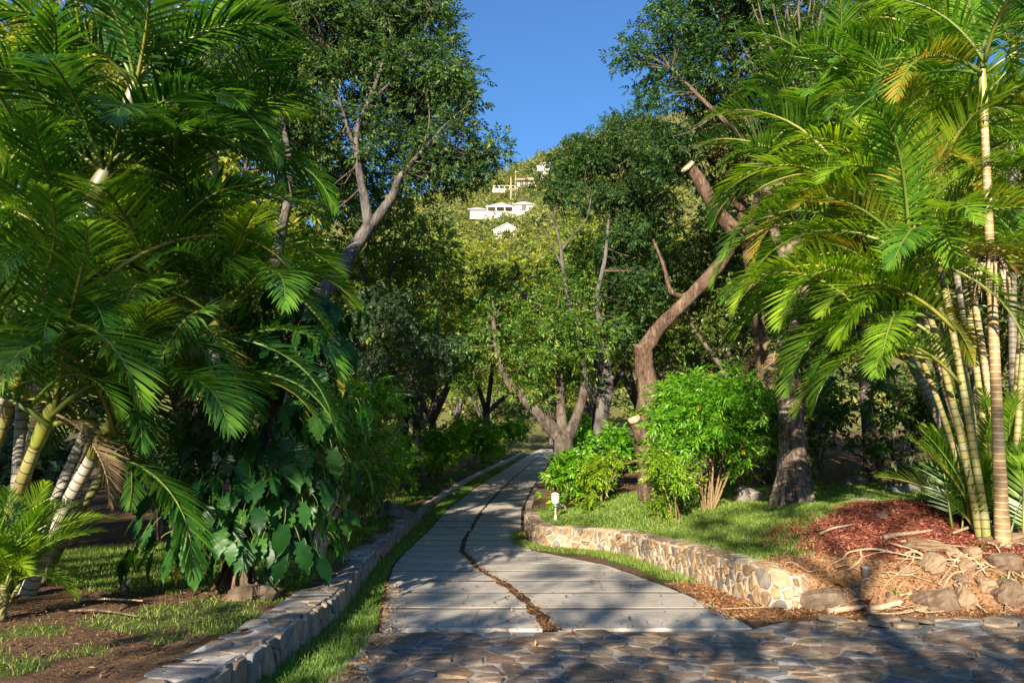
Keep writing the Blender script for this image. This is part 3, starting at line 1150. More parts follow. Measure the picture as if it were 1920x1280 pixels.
# ------------------------------------------------------------------ the trees one can tell apart
build_tree('mahogany_tree', 'tall dark tree with bending grey limbs and open crown against the sky',
           [[(548, 1005, 14.8, .32), (556, 850, 14.8, .26), (550, 700, 14.8, .24), (556, 612, 14.8, .23)],
            [(556, 625, 14.8, .22), (585, 572, 15.0, .22), (640, 512, 15.3, .205), (655, 478, 15.5, .185), (692, 425, 15.7, .17)],
            [(692, 428, 15.7, .15), (683, 370, 15.5, .115), (672, 310, 15.4, .09), (670, 240, 15.3, .07), (700, 170, 15.3, .05), (735, 60, 15.5, .028)],
            [(692, 428, 15.7, .155), (735, 370, 15.6, .125), (748, 335, 15.5, .085), (790, 285, 15.4, .05), (845, 225, 15.4, .025), (890, 190, 15.6, .012)],
            [(556, 622, 14.8, .20), (535, 560, 14.7, .17), (518, 495, 14.6, .15), (530, 420, 14.7, .12), (545, 330, 14.8, .09), (520, 180, 15, .05)],
            [(672, 300, 15.4, .055), (640, 200, 15.2, .04), (610, 90, 15.2, .02)],
            [(690, 195, 15.3, .045), (745, 140, 15.3, .032), (790, 70, 15.5, .02), (810, 20, 15.6, .012)],
            [(790, 285, 15.4, .03), (805, 230, 15.4, .02), (800, 170, 15.5, .012)]],
           [(780, 150, 16, 1.0, 1.1, .9), (850, 200, 16, .75, 1.0, .85), (880, 275, 16.2, .65, .9, .6), (820, 305, 16, .8, .9, .5),
            (690, 120, 16, 1.0, 1.2, .9), (770, 40, 16.2, .85, 1.1, .8), (640, 40, 16, 1.2, 1.2, 1.0), (600, 130, 15.6, .9, 1.0, .9),
            (720, 230, 16, .8, 1.0, .6), (560, 230, 15.4, .9, 1.0, .9), (540, 60, 15.4, 1.2, 1.2, 1.0), (450, 110, 15, 1.2, 1.2, 1.0),
            (780, -60, 16.2, .8, 1.2, .9), (640, -80, 16, 1.4, 1.2, .9), (480, -60, 15, 1.4, 1.2, .9), (630, 300, 16.4, .6, .8, .6), (740, 310, 16.3, .7, .7, .45), (900, 330, 16.3, .45, .7, .35), (800, 230, 16.6, .9, .8, .7), (850, 120, 16.4, .6, .8, .6), (820, 50, 16.3, .5, .8, .6), (840, 335, 16.2, .7, .8, .4), (760, 345, 16, .55, .7, .35), (905, 300, 16.3, .45, .7, .45), (780, 270, 15.7, .6, .6, .5), (700, 290, 15.6, .5, .5, .5), (690, 20, 16.4, .9, 1, .7), (620, 390, 17.2, .8, .8, .6), (700, 350, 17.5, .6, .8, .4)],
           M['bark_grey'], M['leaf_shaded'], dens=7.5, clump=.36, per=28, size=.9, seed=1, world=False)

build_tree('spreading_tree', 'dark tree with three fanning brown limbs and dense low crown beside the driveway',
           [[(1058, 935, 19.5, .30), (1058, 870, 19.5, .27), (1056, 815, 19.5, .29)],
            [(1050, 822, 19.5, .22), (1010, 775, 19.4, .19), (960, 725, 19.3, .15), (935, 670, 19.2, .11), (925, 600, 19.2, .06)],
            [(1056, 822, 19.5, .19), (1052, 770, 19.6, .16), (1050, 720, 19.7, .12), (1040, 640, 19.8, .06)],
            [(1064, 822, 19.5, .19), (1085, 770, 19.6, .16), (1096, 715, 19.7, .12), (1090, 640, 19.8, .06)]],
           [(960, 630, 19.6, 1.0, 1.1, .65), (1010, 690, 19.2, .8, .9, .5), (1040, 610, 19.8, 1.0, 1.1, .8), (925, 590, 20, .8, 1, .55), (1000, 730, 19.4, .5, .6, .3), (1085, 690, 20.2, .6, .8, .55), (1000, 570, 20, 1.0, 1.0, .6), (1060, 650, 19.4, .8, .8, .6), (960, 690, 20, .6, .8, .4), (1040, 740, 20.4, .5, .6, .35), (895, 650, 20.4, .6, .8, .5), (860, 590, 21, .7, .9, .5), (880, 700, 21, .4, .6, .35), (1120, 610, 20.6, .7, .9, .6), (950, 520, 21.5, .8, .9, .5), (1060, 540, 21, .7, .9, .5), (905, 540, 21.4, .5, .7, .4)],
           M['bark_dark'], M['leaf_mid'], dens=5.2, clump=.42, per=22, size=1.0, seed=2, world=False)

build_tree('bare_limbed_tree', 'slender grey-barked tree with crooked bare limbs reaching over the driveway',
           [[(1122, 905, 21, .26), (1124, 830, 21, .24), (1128, 770, 21, .25), (1138, 725, 21, .215), (1128, 660, 21, .20), (1105, 620, 21, .185)],
            [(1105, 622, 21, .17), (1065, 590, 20.8, .14), (1020, 578, 20.6, .12), (985, 555, 20.4, .10), (962, 535, 20.3, .08), (972, 512, 20.3, .055), (965, 490, 20.3, .03)],
            [(1068, 592, 20.8, .10), (1062, 540, 20.9, .085), (1054, 490, 21, .075), (1050, 455, 21, .055), (1035, 400, 21.2, .03)],
            [(1053, 470, 21, .05), (1075, 440, 21.1, .045), (1100, 410, 21.2, .03), (1110, 360, 21.4, .02)],
            [(1054, 500, 21, .04), (1035, 460, 20.9, .035), (1020, 430, 20.8, .02)],
            [(1120, 640, 21, .11), (1124, 605, 21.2, .09), (1118, 560, 21.4, .08), (1135, 480, 21.8, .07), (1140, 390, 22.2, .05), (1120, 320, 22.4, .03)],
            [(1140, 720, 21, .10), (1150, 705, 20.9, .085)]],
           [(1085, 300, 22, .9, 1.1, .7), (1040, 345, 21.6, .55, .8, .45), (1150, 290, 22.2, 1.0, 1.1, .8), (1120, 370, 22, .8, 1.0, .5), (1190, 360, 22.4, 1.0, 1.0, .7), (1060, 375, 21.6, .6, .7, .25),
            (1180, 450, 22.4, .9, 1.0, .7), (1225, 300, 22.6, .9, 1.0, .8), (1190, 540, 22.6, .9, 1.0, .7), (1150, 620, 22.8, .6, .9, .7), (1240, 400, 22.6, .8, .9, .7), (1150, 500, 23, .7, .8, .6), (1110, 268, 22.4, .6, .8, .4), (1165, 240, 22.6, .6, .8, .45), (1060, 300, 22, .5, .7, .4), (1215, 230, 22.6, .6, .8, .5)],
           M['bark_grey'], M['leaf_shaded'], dens=8.5, clump=.38, per=25, size=.95, seed=3, twig_frac=.45, world=False)

build_tree('leaning_tree', 'thick brown tree leaning right with a sawn-off limb pointing up, behind the lime green shrub',
           [[(1222, 950, 17.2, .34), (1218, 880, 17.2, .29), (1208, 800, 17.2, .28), (1216, 735, 17.2, .27), (1208, 680, 17.2, .25), (1208, 645, 17.1, .25)],
            [(1206, 655, 17.1, .235), (1240, 610, 17.0, .205), (1290, 560, 16.8, .19), (1340, 505, 16.6, .18), (1378, 450, 16.5, .18)],
            [(1400, 455, 16.4, .24), (1375, 430, 16.4, .24), (1345, 395, 16.4, .20), (1318, 350, 16.3, .185), (1300, 322, 16.3, .175), (1287, 312, 16.25, .19)],
            [(1390, 450, 16.5, .17), (1420, 380, 16.8, .14), (1425, 280, 17.2, .11), (1390, 170, 17.4, .08), (1360, 60, 17.6, .05)],
            [(1290, 560, 16.8, .08), (1258, 545, 17, .07), (1245, 500, 17.3, .055), (1225, 450, 17.8, .04)],
            [(1425, 290, 17.2, .08), (1330, 200, 17, .06), (1260, 130, 17, .035)]],
           [(1270, 90, 17.2, 1.0, 1.2, .8), (1225, 60, 17.2, .55, .8, .5), (1190, 95, 17, .3, .5, .22), (1350, 140, 17.4, 1.1, 1.2, .9), (1300, 10, 17.4, 1.1, 1.2, .7), (1240, 180, 17.4, .6, .8, .6), (1400, 40, 17.6, 1.2, 1.2, .9),
            (1290, 240, 18, .9, 1.0, .6), (1470, 90, 17.6, 1.0, 1.2, .9), (1380, -60, 17.6, 1.5, 1.2, .8), (1420, 210, 17.8, .8, 1.0, .8), (1255, 300, 18.5, .5, .8, .6), (1330, 320, 18.8, .7, .8, .6)],
           M['bark_brown'], M['leaf_shaded'], dens=6.0, clump=.38, per=24, size=.95, seed=4, world=False, wob=.09)
lean = bpy.data.objects['leaning_tree']
# pale sawn face at the end of the cut limb, cut stub lower down the trunk
mb = MB()
p = at(1287, 312, 16.25) - np.array(lean.location)
d = norm(at(1280, 303, 16.2) - at(1300, 325, 16.3))
mb.tube([p - d * .06, p + d * .012], [.185, .17], 14, 1, 0, .06, 5)
link('sawn_face', mb.mesh('sawn_face', M['cut_wood']), lean)
mb = MB()
mb.tube([at(1206, 825, 17.0) - np.array(lean.location), at(1196, 800, 16.95) - np.array(lean.location), at(1190, 785, 16.9) - np.array(lean.location)], [.2, .16, .15], 12, 3, 0, .05, 6)
link('limb', mb.mesh('limb', M['bark_brown']), lean)
mb = MB()
mb.tube([at(1191, 790, 16.9) - np.array(lean.location), at(1187, 781, 16.88) - np.array(lean.location)], [.15, .135], 12, 1, 0, .06, 7)
link('sawn_face', mb.mesh('sawn_face', M['cut_wood']), lean)

# yellowing foliage of the tree behind the leaning one
build_tree('yellowing_tree', 'tree with yellow and orange leaves among the palms, top right',
           [[(1440, 900, 20, .22), (1430, 700, 20, .2), (1400, 450, 19.5, .17), (1370, 260, 19, .1), (1350, 150, 18.6, .04)],
            [(1390, 400, 19.4, .09), (1330, 300, 18.6, .06), (1300, 220, 18.2, .03)],
            [(1385, 330, 19.2, .07), (1440, 230, 18.6, .04)]],
           [(1365, 220, 17.9, .8, .8, .7), (1320, 190, 17.6, .5, .6, .4), (1420, 150, 17.7, .7, .7, .6), (1400, 300, 18.2, .7, .7, .6), (1345, 280, 18, .4, .5, .4)],
           M['bark_brown'], M['leaf_autumn'], dens=7, clump=.34, per=22, size=.9, seed=5, world=False)

build_tree('rough_trunk_tree', 'thick tree with a broad flared shaggy-barked trunk standing on the right lawn',
           [[(1486, 938, 14, .40), (1488, 905, 14, .32), (1487, 860, 14, .28), (1484, 790, 14, .245), (1478, 700, 14.1, .215), (1478, 600, 14.2, .2), (1486, 500, 14.4, .18), (1500, 380, 14.8, .14), (1520, 200, 15.4, .08)],
            [(1480, 590, 14.2, .15), (1508, 548, 14.1, .13), (1520, 530, 14.05, .12)],
            [(1484, 520, 14.3, .12), (1450, 420, 14.8, .09), (1430, 300, 15.5, .05)]],
           [(1500, 130, 16.5, 1.3, 1.2, 1.0), (1600, 60, 17, 1.4, 1.2, 1.0), (1440, 20, 17, 1.0, 1.0, .8), (1560, -60, 17, 1.6, 1.3, .8), (1480, 260, 17, .9, .9, .8), (1700, 20, 17, 1.2, 1.2, .9)],
           M['bark_shaggy'], M['leaf_dark'], dens=5, clump=.4, per=22, seed=6, world=False, wob=.12, sides=22)
rough = bpy.data.objects['rough_trunk_tree']
mb = MB()
r0 = np.random.default_rng(3)
for k in range(7):                                           # buttress roots round the flare
    a = k / 7 * 6.283 + .3
    q = np.array((math.cos(a), math.sin(a), 0))
    mb.tube([q * .16 + (0, 0, .75), q * .3 + (0, 0, .25), q * .4 + (0, 0, -.02), q * .5 + (0, 0, -.12)], [.04, .07, .06, .02], 7, 4, 0, .1, k)
link('root', mb.mesh('root', M['bark_shaggy']), rough)

# ------------------------------------------------------------------ background trees, built once per kind and copied
def generic_tree(name, seed, h, leaf, bark, kind, spread, size, dens, per, clump, lean_=(0, 0), trunk_r=.2, low=.35):
    r = np.random.default_rng(seed)
    fork = np.array((lean_[0] * .4, lean_[1] * .4, h * low))
    limbs = [[(0, 0, -.2, trunk_r * 1.3), (lean_[0] * .1, lean_[1] * .1, h * low * .5, trunk_r), (*fork, trunk_r * .85)]]
    blobs = []
    for k in range(5):
        a = k / 5 * 6.283 + r.uniform(-.4, .4)
        ex = spread * r.uniform(.45, .85)
        tip = np.array((math.cos(a) * ex + lean_[0], math.sin(a) * ex + lean_[1], h * r.uniform(.62, .9)))
        m = fork * .5 + tip * .5 + r.normal(0, .25, 3)
        limbs.append([(*fork, trunk_r * .6), (*m, trunk_r * .4), (*tip, trunk_r * .12)])
        blobs.append((*tip, spread * r.uniform(.34, .5), spread * r.uniform(.34, .5), h * r.uniform(.11, .17)))
        blobs.append((*(m + (0, 0, .2)), spread * r.uniform(.3, .42), spread * r.uniform(.3, .42), h * r.uniform(.09, .13)))
    blobs.append((lean_[0], lean_[1], h * .92, spread * .45, spread * .45, h * .12))
    return build_tree(name, 'tree', limbs, blobs, bark, leaf, kind, dens, clump, per, size, seed, .5, loc=(0, 0, 0), sides=9)


PROTO = {
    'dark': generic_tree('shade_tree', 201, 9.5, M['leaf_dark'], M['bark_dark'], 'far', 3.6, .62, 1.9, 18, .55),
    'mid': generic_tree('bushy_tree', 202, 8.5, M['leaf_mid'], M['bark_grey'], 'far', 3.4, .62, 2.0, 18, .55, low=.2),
    'yellow': generic_tree('sunlit_tree', 203, 9.0, M['leaf_sunlit'], M['bark_grey'], 'far', 3.6, .66, 1.8, 18, .55, low=.2),
    'grey': generic_tree('grey_leaved_tree', 204, 6.0, M['leaf_grey'], M['bark_dark'], 'tree', 2.4, .8, 4.5, 20, .4, low=.2, trunk_r=.14),
}
PROTO['sparse'] = generic_tree('open_crowned_tree', 206, 9.5, M['leaf_dark'], M['bark_dark'], 'far', 3.7, .62, 1.15, 13, .42, low=.4, trunk_r=.16)
PROTO['hedge'] = generic_tree('hedge_tree', 205, 6.0, M['leaf_dark'], M['bark_dark'], 'far', 2.6, .62, 2.6, 16, .5, low=.06, trunk_r=.12)
used = set()


def plant(kind, x, y, s, rz, label, group=None, sz=None, zoff=0):
    root = PROTO[kind] if kind not in used else copy_tree(PROTO[kind])
    used.add(kind)
    root.location = (x, y, tz(x, y) + zoff)
    root.rotation_euler = (0, 0, rz)
    root.scale = (s, s, s if sz is None else sz)
    root['label'] = label
    if group:
        root['group'] = group
    elif 'group' in root:
        del root['group']
    return root


# left of the driveway, going away
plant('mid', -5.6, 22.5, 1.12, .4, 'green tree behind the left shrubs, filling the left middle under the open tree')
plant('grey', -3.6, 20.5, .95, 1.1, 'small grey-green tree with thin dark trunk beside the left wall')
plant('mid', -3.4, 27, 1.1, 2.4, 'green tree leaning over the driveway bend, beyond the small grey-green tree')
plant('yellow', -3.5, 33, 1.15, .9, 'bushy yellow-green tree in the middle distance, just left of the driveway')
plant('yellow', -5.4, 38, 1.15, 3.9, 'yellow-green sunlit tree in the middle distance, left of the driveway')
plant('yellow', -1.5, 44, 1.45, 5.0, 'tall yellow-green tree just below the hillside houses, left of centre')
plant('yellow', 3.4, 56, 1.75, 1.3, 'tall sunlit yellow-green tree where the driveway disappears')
G1 = 'trees of the wood behind the left palms'
for (x, y, s, rz, k) in [(-8.6, 19.5, 1.3, .5, 'mid'), (-12.6, 18.5, 1.5, 2.0, 'yellow'), (-16, 15.5, 1.35, 3.3, 'mid'), (-11.5, 26, 1.6, 4.4, 'dark'), (-9.6, 15.4, 1.15, 5.4, 'yellow'), (-17, 26, 1.2, 1.1, 'mid'), (-8.4, 33, 1.1, .2, 'dark'), (-14, 36, 1.2, 2.9, 'mid'), (-11, 46, 1.2, 5.1, 'yellow')]:
    plant(k, x, y, s, rz, 'tree in the wood behind the left palms', G1)
# right side
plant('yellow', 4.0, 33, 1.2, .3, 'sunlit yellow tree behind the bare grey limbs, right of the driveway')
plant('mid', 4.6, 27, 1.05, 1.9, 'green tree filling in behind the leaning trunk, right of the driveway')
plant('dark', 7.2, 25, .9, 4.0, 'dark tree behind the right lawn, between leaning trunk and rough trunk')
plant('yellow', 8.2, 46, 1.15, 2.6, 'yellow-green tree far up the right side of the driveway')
plant('mid', 6.0, 56, 1.15, 4.8, 'bushy green tree at the far right end of the driveway')
G9 = 'bushy undergrowth trees closing the gaps behind the lawns'
for (x, y, s, rz) in [(9, 23.5, .75, .2), (12, 22.5, .8, 1.2), (15, 22, .85, 2.2), (18.5, 24, .9, 3.2), (21.5, 21, .9, 4.2), (25, 27, 1.1, 5.2), (-8, 17.5, .7, .6), (-11.5, 17, .8, 1.6), (-14.5, 16, .8, 2.6), (-18.5, 19, .95, 3.6), (-7.5, 27, .8, 4.6), (-10.5, 32, .9, 5.6), (7.5, 32, .85, .9), (10.5, 38, 1.0, 1.9), (-6.2, 46, .9, 2.9), (-23, 24, 1.1, 3.9), (28, 36, 1.3, 4.9)]:
    plant('hedge', x, y, s, rz, 'bushy undergrowth tree closing a gap behind the lawns', G9)
G8 = 'trees closing the view at the end of the driveway'
for (x, y, s, rz, k) in [(-9, 60, 1.3, .5, 'mid'), (-2.6, 68, 1.3, 1.5, 'mid'), (8.5, 74, 1.5, 2.5, 'mid'), (-15, 64, 1.5, 3.5, 'yellow'), (14, 62, 1.4, 4.5, 'mid'), (4.5, 86, 1.4, 5.5, 'yellow'), (-6, 82, 1.5, .9, 'mid'), (-20, 50, 1.4, 1.9, 'dark'), (20, 48, 1.4, 2.9, 'mid')]:
    plant(k, x, y, s, rz, 'tree of the leafy mass closing the driveway view', G8)
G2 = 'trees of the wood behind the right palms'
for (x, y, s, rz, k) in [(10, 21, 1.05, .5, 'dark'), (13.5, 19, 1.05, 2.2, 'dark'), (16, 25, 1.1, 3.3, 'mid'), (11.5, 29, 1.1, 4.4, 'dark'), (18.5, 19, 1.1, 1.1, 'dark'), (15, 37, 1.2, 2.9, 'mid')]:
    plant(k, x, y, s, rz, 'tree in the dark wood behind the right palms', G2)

# trees behind the camera, whose shade lies over the foreground
SHADE = [(-14.2, -14, 1.75, 2.7, 'sparse'), (-15.8, -9.0, 1.5, .7, 'sparse'), (-22, -8, 1.6, 1.7, 'sparse'),
         (-4.0, -5, .76, 1.0, 'hedge'), (-.6, -5.4, .84, 2.0, 'hedge'), (2.2, -5, .80, 3.0, 'hedge'), (5.0, -5.2, .82, 3.6, 'hedge'), (8.0, -5, .85, 4.6, 'hedge')]
G3 = 'trees standing behind the viewer'
for (x, y, s, rz, k) in SHADE:
    plant(k, x, y, s, rz, 'tall shade tree standing behind the viewer', G3)


build_tree('shadow_tree', 'unseen flat-crowned tree added behind the viewer to dapple the right lawn',  # unseen, added; its thin flat crown is shaped to dapple the lawn
           [[(-1.4, -11.4, 0, .2), (-1.5, -11.3, 4, .16), (-1.4, -11.1, 8.2, .12)],
            [(-1.4, -11.1, 8.1, .09), (-2.6, -11.0, 9.2, .06), (-3.6, -11, 10.0, .03)],
            [(-1.4, -11.1, 8.1, .09), (-.6, -11.0, 9.2, .06), (.5, -10.9, 9.9, .03)],
            [(-1.4, -11.1, 8.1, .09), (-1.6, -10.7, 9.4, .06), (-1.9, -10.4, 10.6, .03)]],
           [(-3.5, -11, 10.0, .9, .9, .4), (-2.3, -10.7, 10.5, .8, .9, .4), (-1.1, -11, 9.9, .7, .9, .35), (.1, -10.8, 9.6, .8, .9, .35), (-2.6, -11.3, 9.3, .5, .8, .3), (-1.5, -10.6, 10.9, .8, .9, .35), (.6, -11.2, 10.3, .7, .8, .3)],
           M['bark_dark'], M['leaf_dark'], 'far', 3.0, .42, 16, .62, 88)
build_tree('shadow_tree', 'unseen small clumpy-crowned tree added behind the viewer to shade the near slabs',  # unseen, added; crown clumps are set to cast shadows on the slabs
           [[(-5.4, -11.6, 0, .16), (-5.4, -11.4, 3.5, .13), (-5.4, -11.2, 6.6, .1)],
            [(-5.4, -11.2, 6.5, .07), (-6.0, -11, 7.6, .05), (-6.6, -11, 8.4, .02)],
            [(-5.4, -11.2, 6.5, .07), (-4.8, -11, 7.2, .05), (-4.1, -11, 7.8, .02)],
            [(-5.4, -11.2, 6.5, .07), (-5.4, -11, 8, .05), (-5.2, -11, 9.1, .02)]],
           [(-6.6, -11, 8.3, .8, .6, .45), (-6.9, -11, 9.2, .6, .6, .3), (-4.1, -11, 7.75, .42, .5, .32), (-5.3, -11, 9.25, .7, .5, .22), (-4.2, -11, 8.7, .35, .4, .16), (-6.0, -11, 7.3, .7, .5, .3)],
           M['bark_dark'], M['leaf_dark'], 'far', 8.0, .34, 20, .5, 89)
# ------------------------------------------------------------------ shrubs
def shrub(name, label, x, y, h, w, leaf, kind, n_stem=7, dens=6, per=12, clump=.26, size=1.0, seed=0, low=.35, flowers=0, stem=None, group=None, depth=None, cat='shrub'):
    r = np.random.default_rng(seed + 400)
    z = tz(x, y)
    depth = depth or w
    root = bpy.data.objects.new(name, None)
    root.location = (x, y, z)
    root['label'] = label
    root['category'] = cat
    if group:
        root['group'] = group
    col.objects.link(root)
    tips, sk = [], []
    for k in range(n_stem):
        a = r.uniform(0, 6.283)
        e = math.sqrt(r.uniform(.05, 1))
        tip = np.array((math.cos(a) * e * w * .38, math.sin(a) * e * depth * .38, h * r.uniform(.55, .85)))
        b = np.array((math.cos(a) * .12, math.sin(a) * .12, -.05))
        m = b * .45 + tip * .45 + r.normal(0, .07, 3) + (0, 0, .04)
        rr = .014 + .009 * h / 2
        pts = [b, b * .7 + m * .3 + r.normal(0, .02, 3), m, tip]
        mb = MB()
        mb.tube(pts, [rr, rr * .9, rr * .7, rr * .25], 7, 4, 0, .05, k)
        link('stem', mb.mesh('stem', stem or M['elder_stem']), root)
        tips.append(tip)
        sk.append(catmull(np.column_stack([pts, [rr, rr * .9, rr * .7, rr * .25]]), 4))
    blobs = [(0, 0, h * (.48 + low / 2), w * .36, depth * .36, h * (1 - low) * .42)]
    for tpt in tips:
        q = tpt * np.array((1.12, 1.12, 1)) + r.normal(0, .06, 3) * h
        blobs.append((*q, w * r.uniform(.14, .25), depth * r.uniform(.14, .25), h * r.uniform(.09, .17)))
    C, P, D = crown_points(blobs, dens, r, clump, per)
    m = P[:, 2] > .03
    P, D = P[m], D[m]
    S = r.uniform(.75, 1.2, len(P)) * size
    V, F = place_sprays(kind, P, D, S, r)
    link('crown', mesh_tris('crown', V, F, leaf), root)
    mb = MB()
    twigs(mb, C, sk, r, .008, .35)
    if mb.V:
        link('twigs', mesh_tris('twigs', np.concatenate(mb.V), np.concatenate(mb.F), M['elder_stem'], True), root, kind='stuff')
    for k in range(flowers):
        c = C[r.integers(0, len(C))]
        d = norm(np.array((r.normal(0, .5), -1, r.uniform(-.1, .5))))
        p = np.array((c[0], -abs(c[1]) * .7 - depth * .18, c[2])) if c[1] > -depth * .2 else c
        mb = MB()
        for q in range(6):
            a = q / 6 * 6.283
            V, F = leaf_quad(.055, .04, .2, .2)
            R = rot_to((d * .5 + np.array((math.cos(a), .2, math.sin(a))))[None], np.array([r.uniform(-.5, .5)]))[0]
            mb.add(V @ R.T, F)
        link('flower', mb.mesh('flower', M['flower_yellow']), root, p + d * .1)
    return root


shrub('flowering_shrub', 'lime green shrub with bare tan stems and yellow flowers on the right lawn', 3.85, 15.2, 2.9, 3.1, M['leaf_elder'], 'elder', 13, 7.5, 17, .3, 1.25, 1, .24, 5)
shrub('bush', 'low bright green bush at the foot of the leaning tree', 3.2, 14.7, 1.2, 1.3, M['leaf_lime'], 'elder', 5, 9, 14, .24, 1.1, 2, .0)
shrub('bush', 'small dark green leafy bush right of the lime green shrub', 5.0, 16.6, 1.9, 1.9, M['leaf_mid'], 'elder', 6, 7, 13, .26, 1.2, 3, .1)
shrub('bush', 'yellow-green feathery bush between grey trunk and leaning trunk', 2.05, 18.2, 1.15, 1.9, M['leaf_lime'], 'elder', 6, 8, 13, .26, 1.15, 4, .0)
shrub('bush', 'green bush between the path lamp and the driveway, under the spreading tree', 1.2, 18.5, 1.45, 1.15, M['leaf_elder'], 'broad', 6, 8, 12, .26, 1.0, 5, .05)
shrub('bush', 'green bush behind the yellow-green feathery bush by the grey trunk', 2.4, 20.2, 1.8, 1.9, M['leaf_elder'], 'broad', 6, 6, 11, .28, 1.0, 6, .05)
shrub('flowering_shrub', 'large bright green shrub with yellow flowers behind the left wall', -3.25, 14.9, 3.1, 2.5, M['leaf_elder'], 'elder', 13, 7, 16, .3, 1.3, 7, .18, 7)
shrub('flowering_shrub', 'low flowering green shrub beside the left wall, below the large one', -3.05, 13.3, 1.4, 1.3, M['leaf_mid'], 'elder', 6, 8, 13, .25, 1.1, 8, .02, 3)
shrub('bush', 'bright green bush by the small grey-green tree along the left wall', -3.5, 18.2, 2.0, 2.1, M['leaf_elder'], 'elder', 6, 7, 13, .28, 1.3, 9, .03)
shrub('bush', 'green bush beyond the thin trunks along the left wall', -3.8, 24.0, 1.9, 2.4, M['leaf_elder'], 'broad', 6, 4, 11, .32, 1.25, 10, .03)
shrub('bush', 'rounded green bush along the left wall where the road climbs', -3.0, 30, 2.3, 3.0, M['leaf_elder'], 'broad', 6, 2.8, 11, .36, 1.5, 11, .03)
shrub('bush', 'bright green bush at the far left bend of the driveway', -2.0, 39, 2.8, 3.6, M['leaf_elder'], 'broad', 6, 2.0, 11, .42, 1.9, 12, .03)
shrub('bush', 'green bush closing the right side of the driveway far beyond the spreading tree', 4.2, 44, 2.6, 3.4, M['leaf_elder'], 'far', 6, 1.8, 10, .45, .9, 14, .0)
shrub('bush', 'dark green bush where the driveway runs out of sight', 6.4, 66, 3.4, 5.0, M['leaf_mid'], 'far', 6, 1.2, 10, .5, 1.1, 15, .0)
shrub('bush', 'wide green bush at the far end of the left wall', -1.4, 64, 3.0, 5.0, M['leaf_mid'], 'far', 6, 1.2, 10, .5, 1.1, 16, .0)
shrub('bush', 'farthest green bush on the left of the driveway', -.6, 52, 3.0, 4.2, M['leaf_elder'], 'far', 6, 1.4, 10, .5, 1.1, 13, .03)
G4 = 'dark hedge bushes behind the left lawn'
for k, (x, y) in enumerate([(-6.2, 13.6), (-7.8, 12.8), (-9.4, 13.6), (-5.2, 15.4), (-11.2, 13.0)]):
    shrub('hedge_bush', 'dark hedge bush at the back of the left lawn', x, y, 2.0, 2.1, M['leaf_grey'], 'broad', 5, 3.6, 10, .32, 1.15, 20 + k, .0, group=G4, stem=M['bark_dark'])
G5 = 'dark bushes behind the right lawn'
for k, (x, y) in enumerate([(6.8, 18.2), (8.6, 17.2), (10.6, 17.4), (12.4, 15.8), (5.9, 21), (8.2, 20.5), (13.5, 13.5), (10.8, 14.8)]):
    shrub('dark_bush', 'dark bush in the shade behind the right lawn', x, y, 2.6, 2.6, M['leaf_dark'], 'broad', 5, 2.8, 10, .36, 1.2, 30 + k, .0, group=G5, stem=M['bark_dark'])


def gnarled_shrub():
    """twisted pale stems below the climbing leaves, left"""
    x, y = -3.0, 11.6
    root = bpy.data.objects.new('gnarled_shrub', None)
    base = np.array((x, y, tz(x, y)))
    root.location = base
    root['label'] = 'gnarled pale-stemmed shrub between the climbing plant and the left wall'
    root['category'] = 'shrub'
    col.objects.link(root)
    r = np.random.default_rng(77)
    sk = []
    for k, (tx, h) in enumerate([(-.15, 1.7), (.3, 1.5), (.05, 1.9), (.45, 1.2), (-.35, 1.4)]):
        a = np.array((tx * .25, r.normal(0, .05), -.08))
        pts = [a, a + (tx * .1 + r.normal(0, .05), 0, h * .3), a + (tx * .6 + r.normal(0, .08), r.normal(0, .1), h * .6), a + (tx * 1.3, r.normal(0, .2), h)]
        mb = MB()
        mb.tube(pts, [.075, .06, .045, .02], 8, 5, 0, .12, k)
        link('stem', mb.mesh('stem', M['bark_pale']), root)
        sk.append(catmull(np.column_stack([pts, [.075, .06, .045, .02]]), 5))
    C, P, D = crown_points([(0, 0, 2.0, .8, .7, .6), (.3, 0, 1.6, .5, .5, .3)], 9, r, .26, 12)
    V, F = place_sprays('elder', P, D, r.uniform(.8, 1.2, len(P)) * 1.15, r)
    link('crown', mesh_tris('crown', V, F, M['leaf_mid']), root)


gnarled_shrub()


def blade_plant(name, label, x, y, n, L, w, mat, seed, z=None, up=.9, group=None, cat='plant', loc=None, spread=1.0):
    """rosette of strap leaves, each leaf a part sharing three meshes"""
    r = np.random.default_rng(seed)
    root = bpy.data.objects.new(name, None)
    root.location = loc if loc is not None else (x, y, tz(x, y))
    root['label'] = label
    root['category'] = cat
    if group:
        root['group'] = group
    col.objects.link(root)
    for k in range(n):
        a = r.uniform(0, 6.283)
        e = r.uniform(.15, 1.0)
        o = link('leaf', STRAP[(mat.name, int(r.integers(0, 3)))], root, (0, 0, .0), (0, 0, a), L * r.uniform(.65, 1.15))
        o.rotation_euler = (-(1 - up) * 1.2 - e * .5 * spread, r.normal(0, .15), a)
    return root


def strap_mesh(curve, w):
    n = 7
    V, F = [], []
    for i in range(n):
        tt = i / (n - 1)
        ang = 1.35 - curve * tt ** 1.3
        if i == 0:
            y = z = 0.0
        else:
            y += math.cos(ang) / (n - 1)
            z += math.sin(ang) / (n - 1)
        ww = w * (.6 + 1.2 * tt * (1 - tt)) * (1 - tt ** 3)
        V += [(-ww, y, z + ww * .3), (0, y, z), (ww, y, z + ww * .3)]
    for i in range(n - 1):
        for j in range(2):
            a = i * 3 + j
            F.append((a, a + 1, a + 4, a + 3))
    return np.array(V), np.array(F)


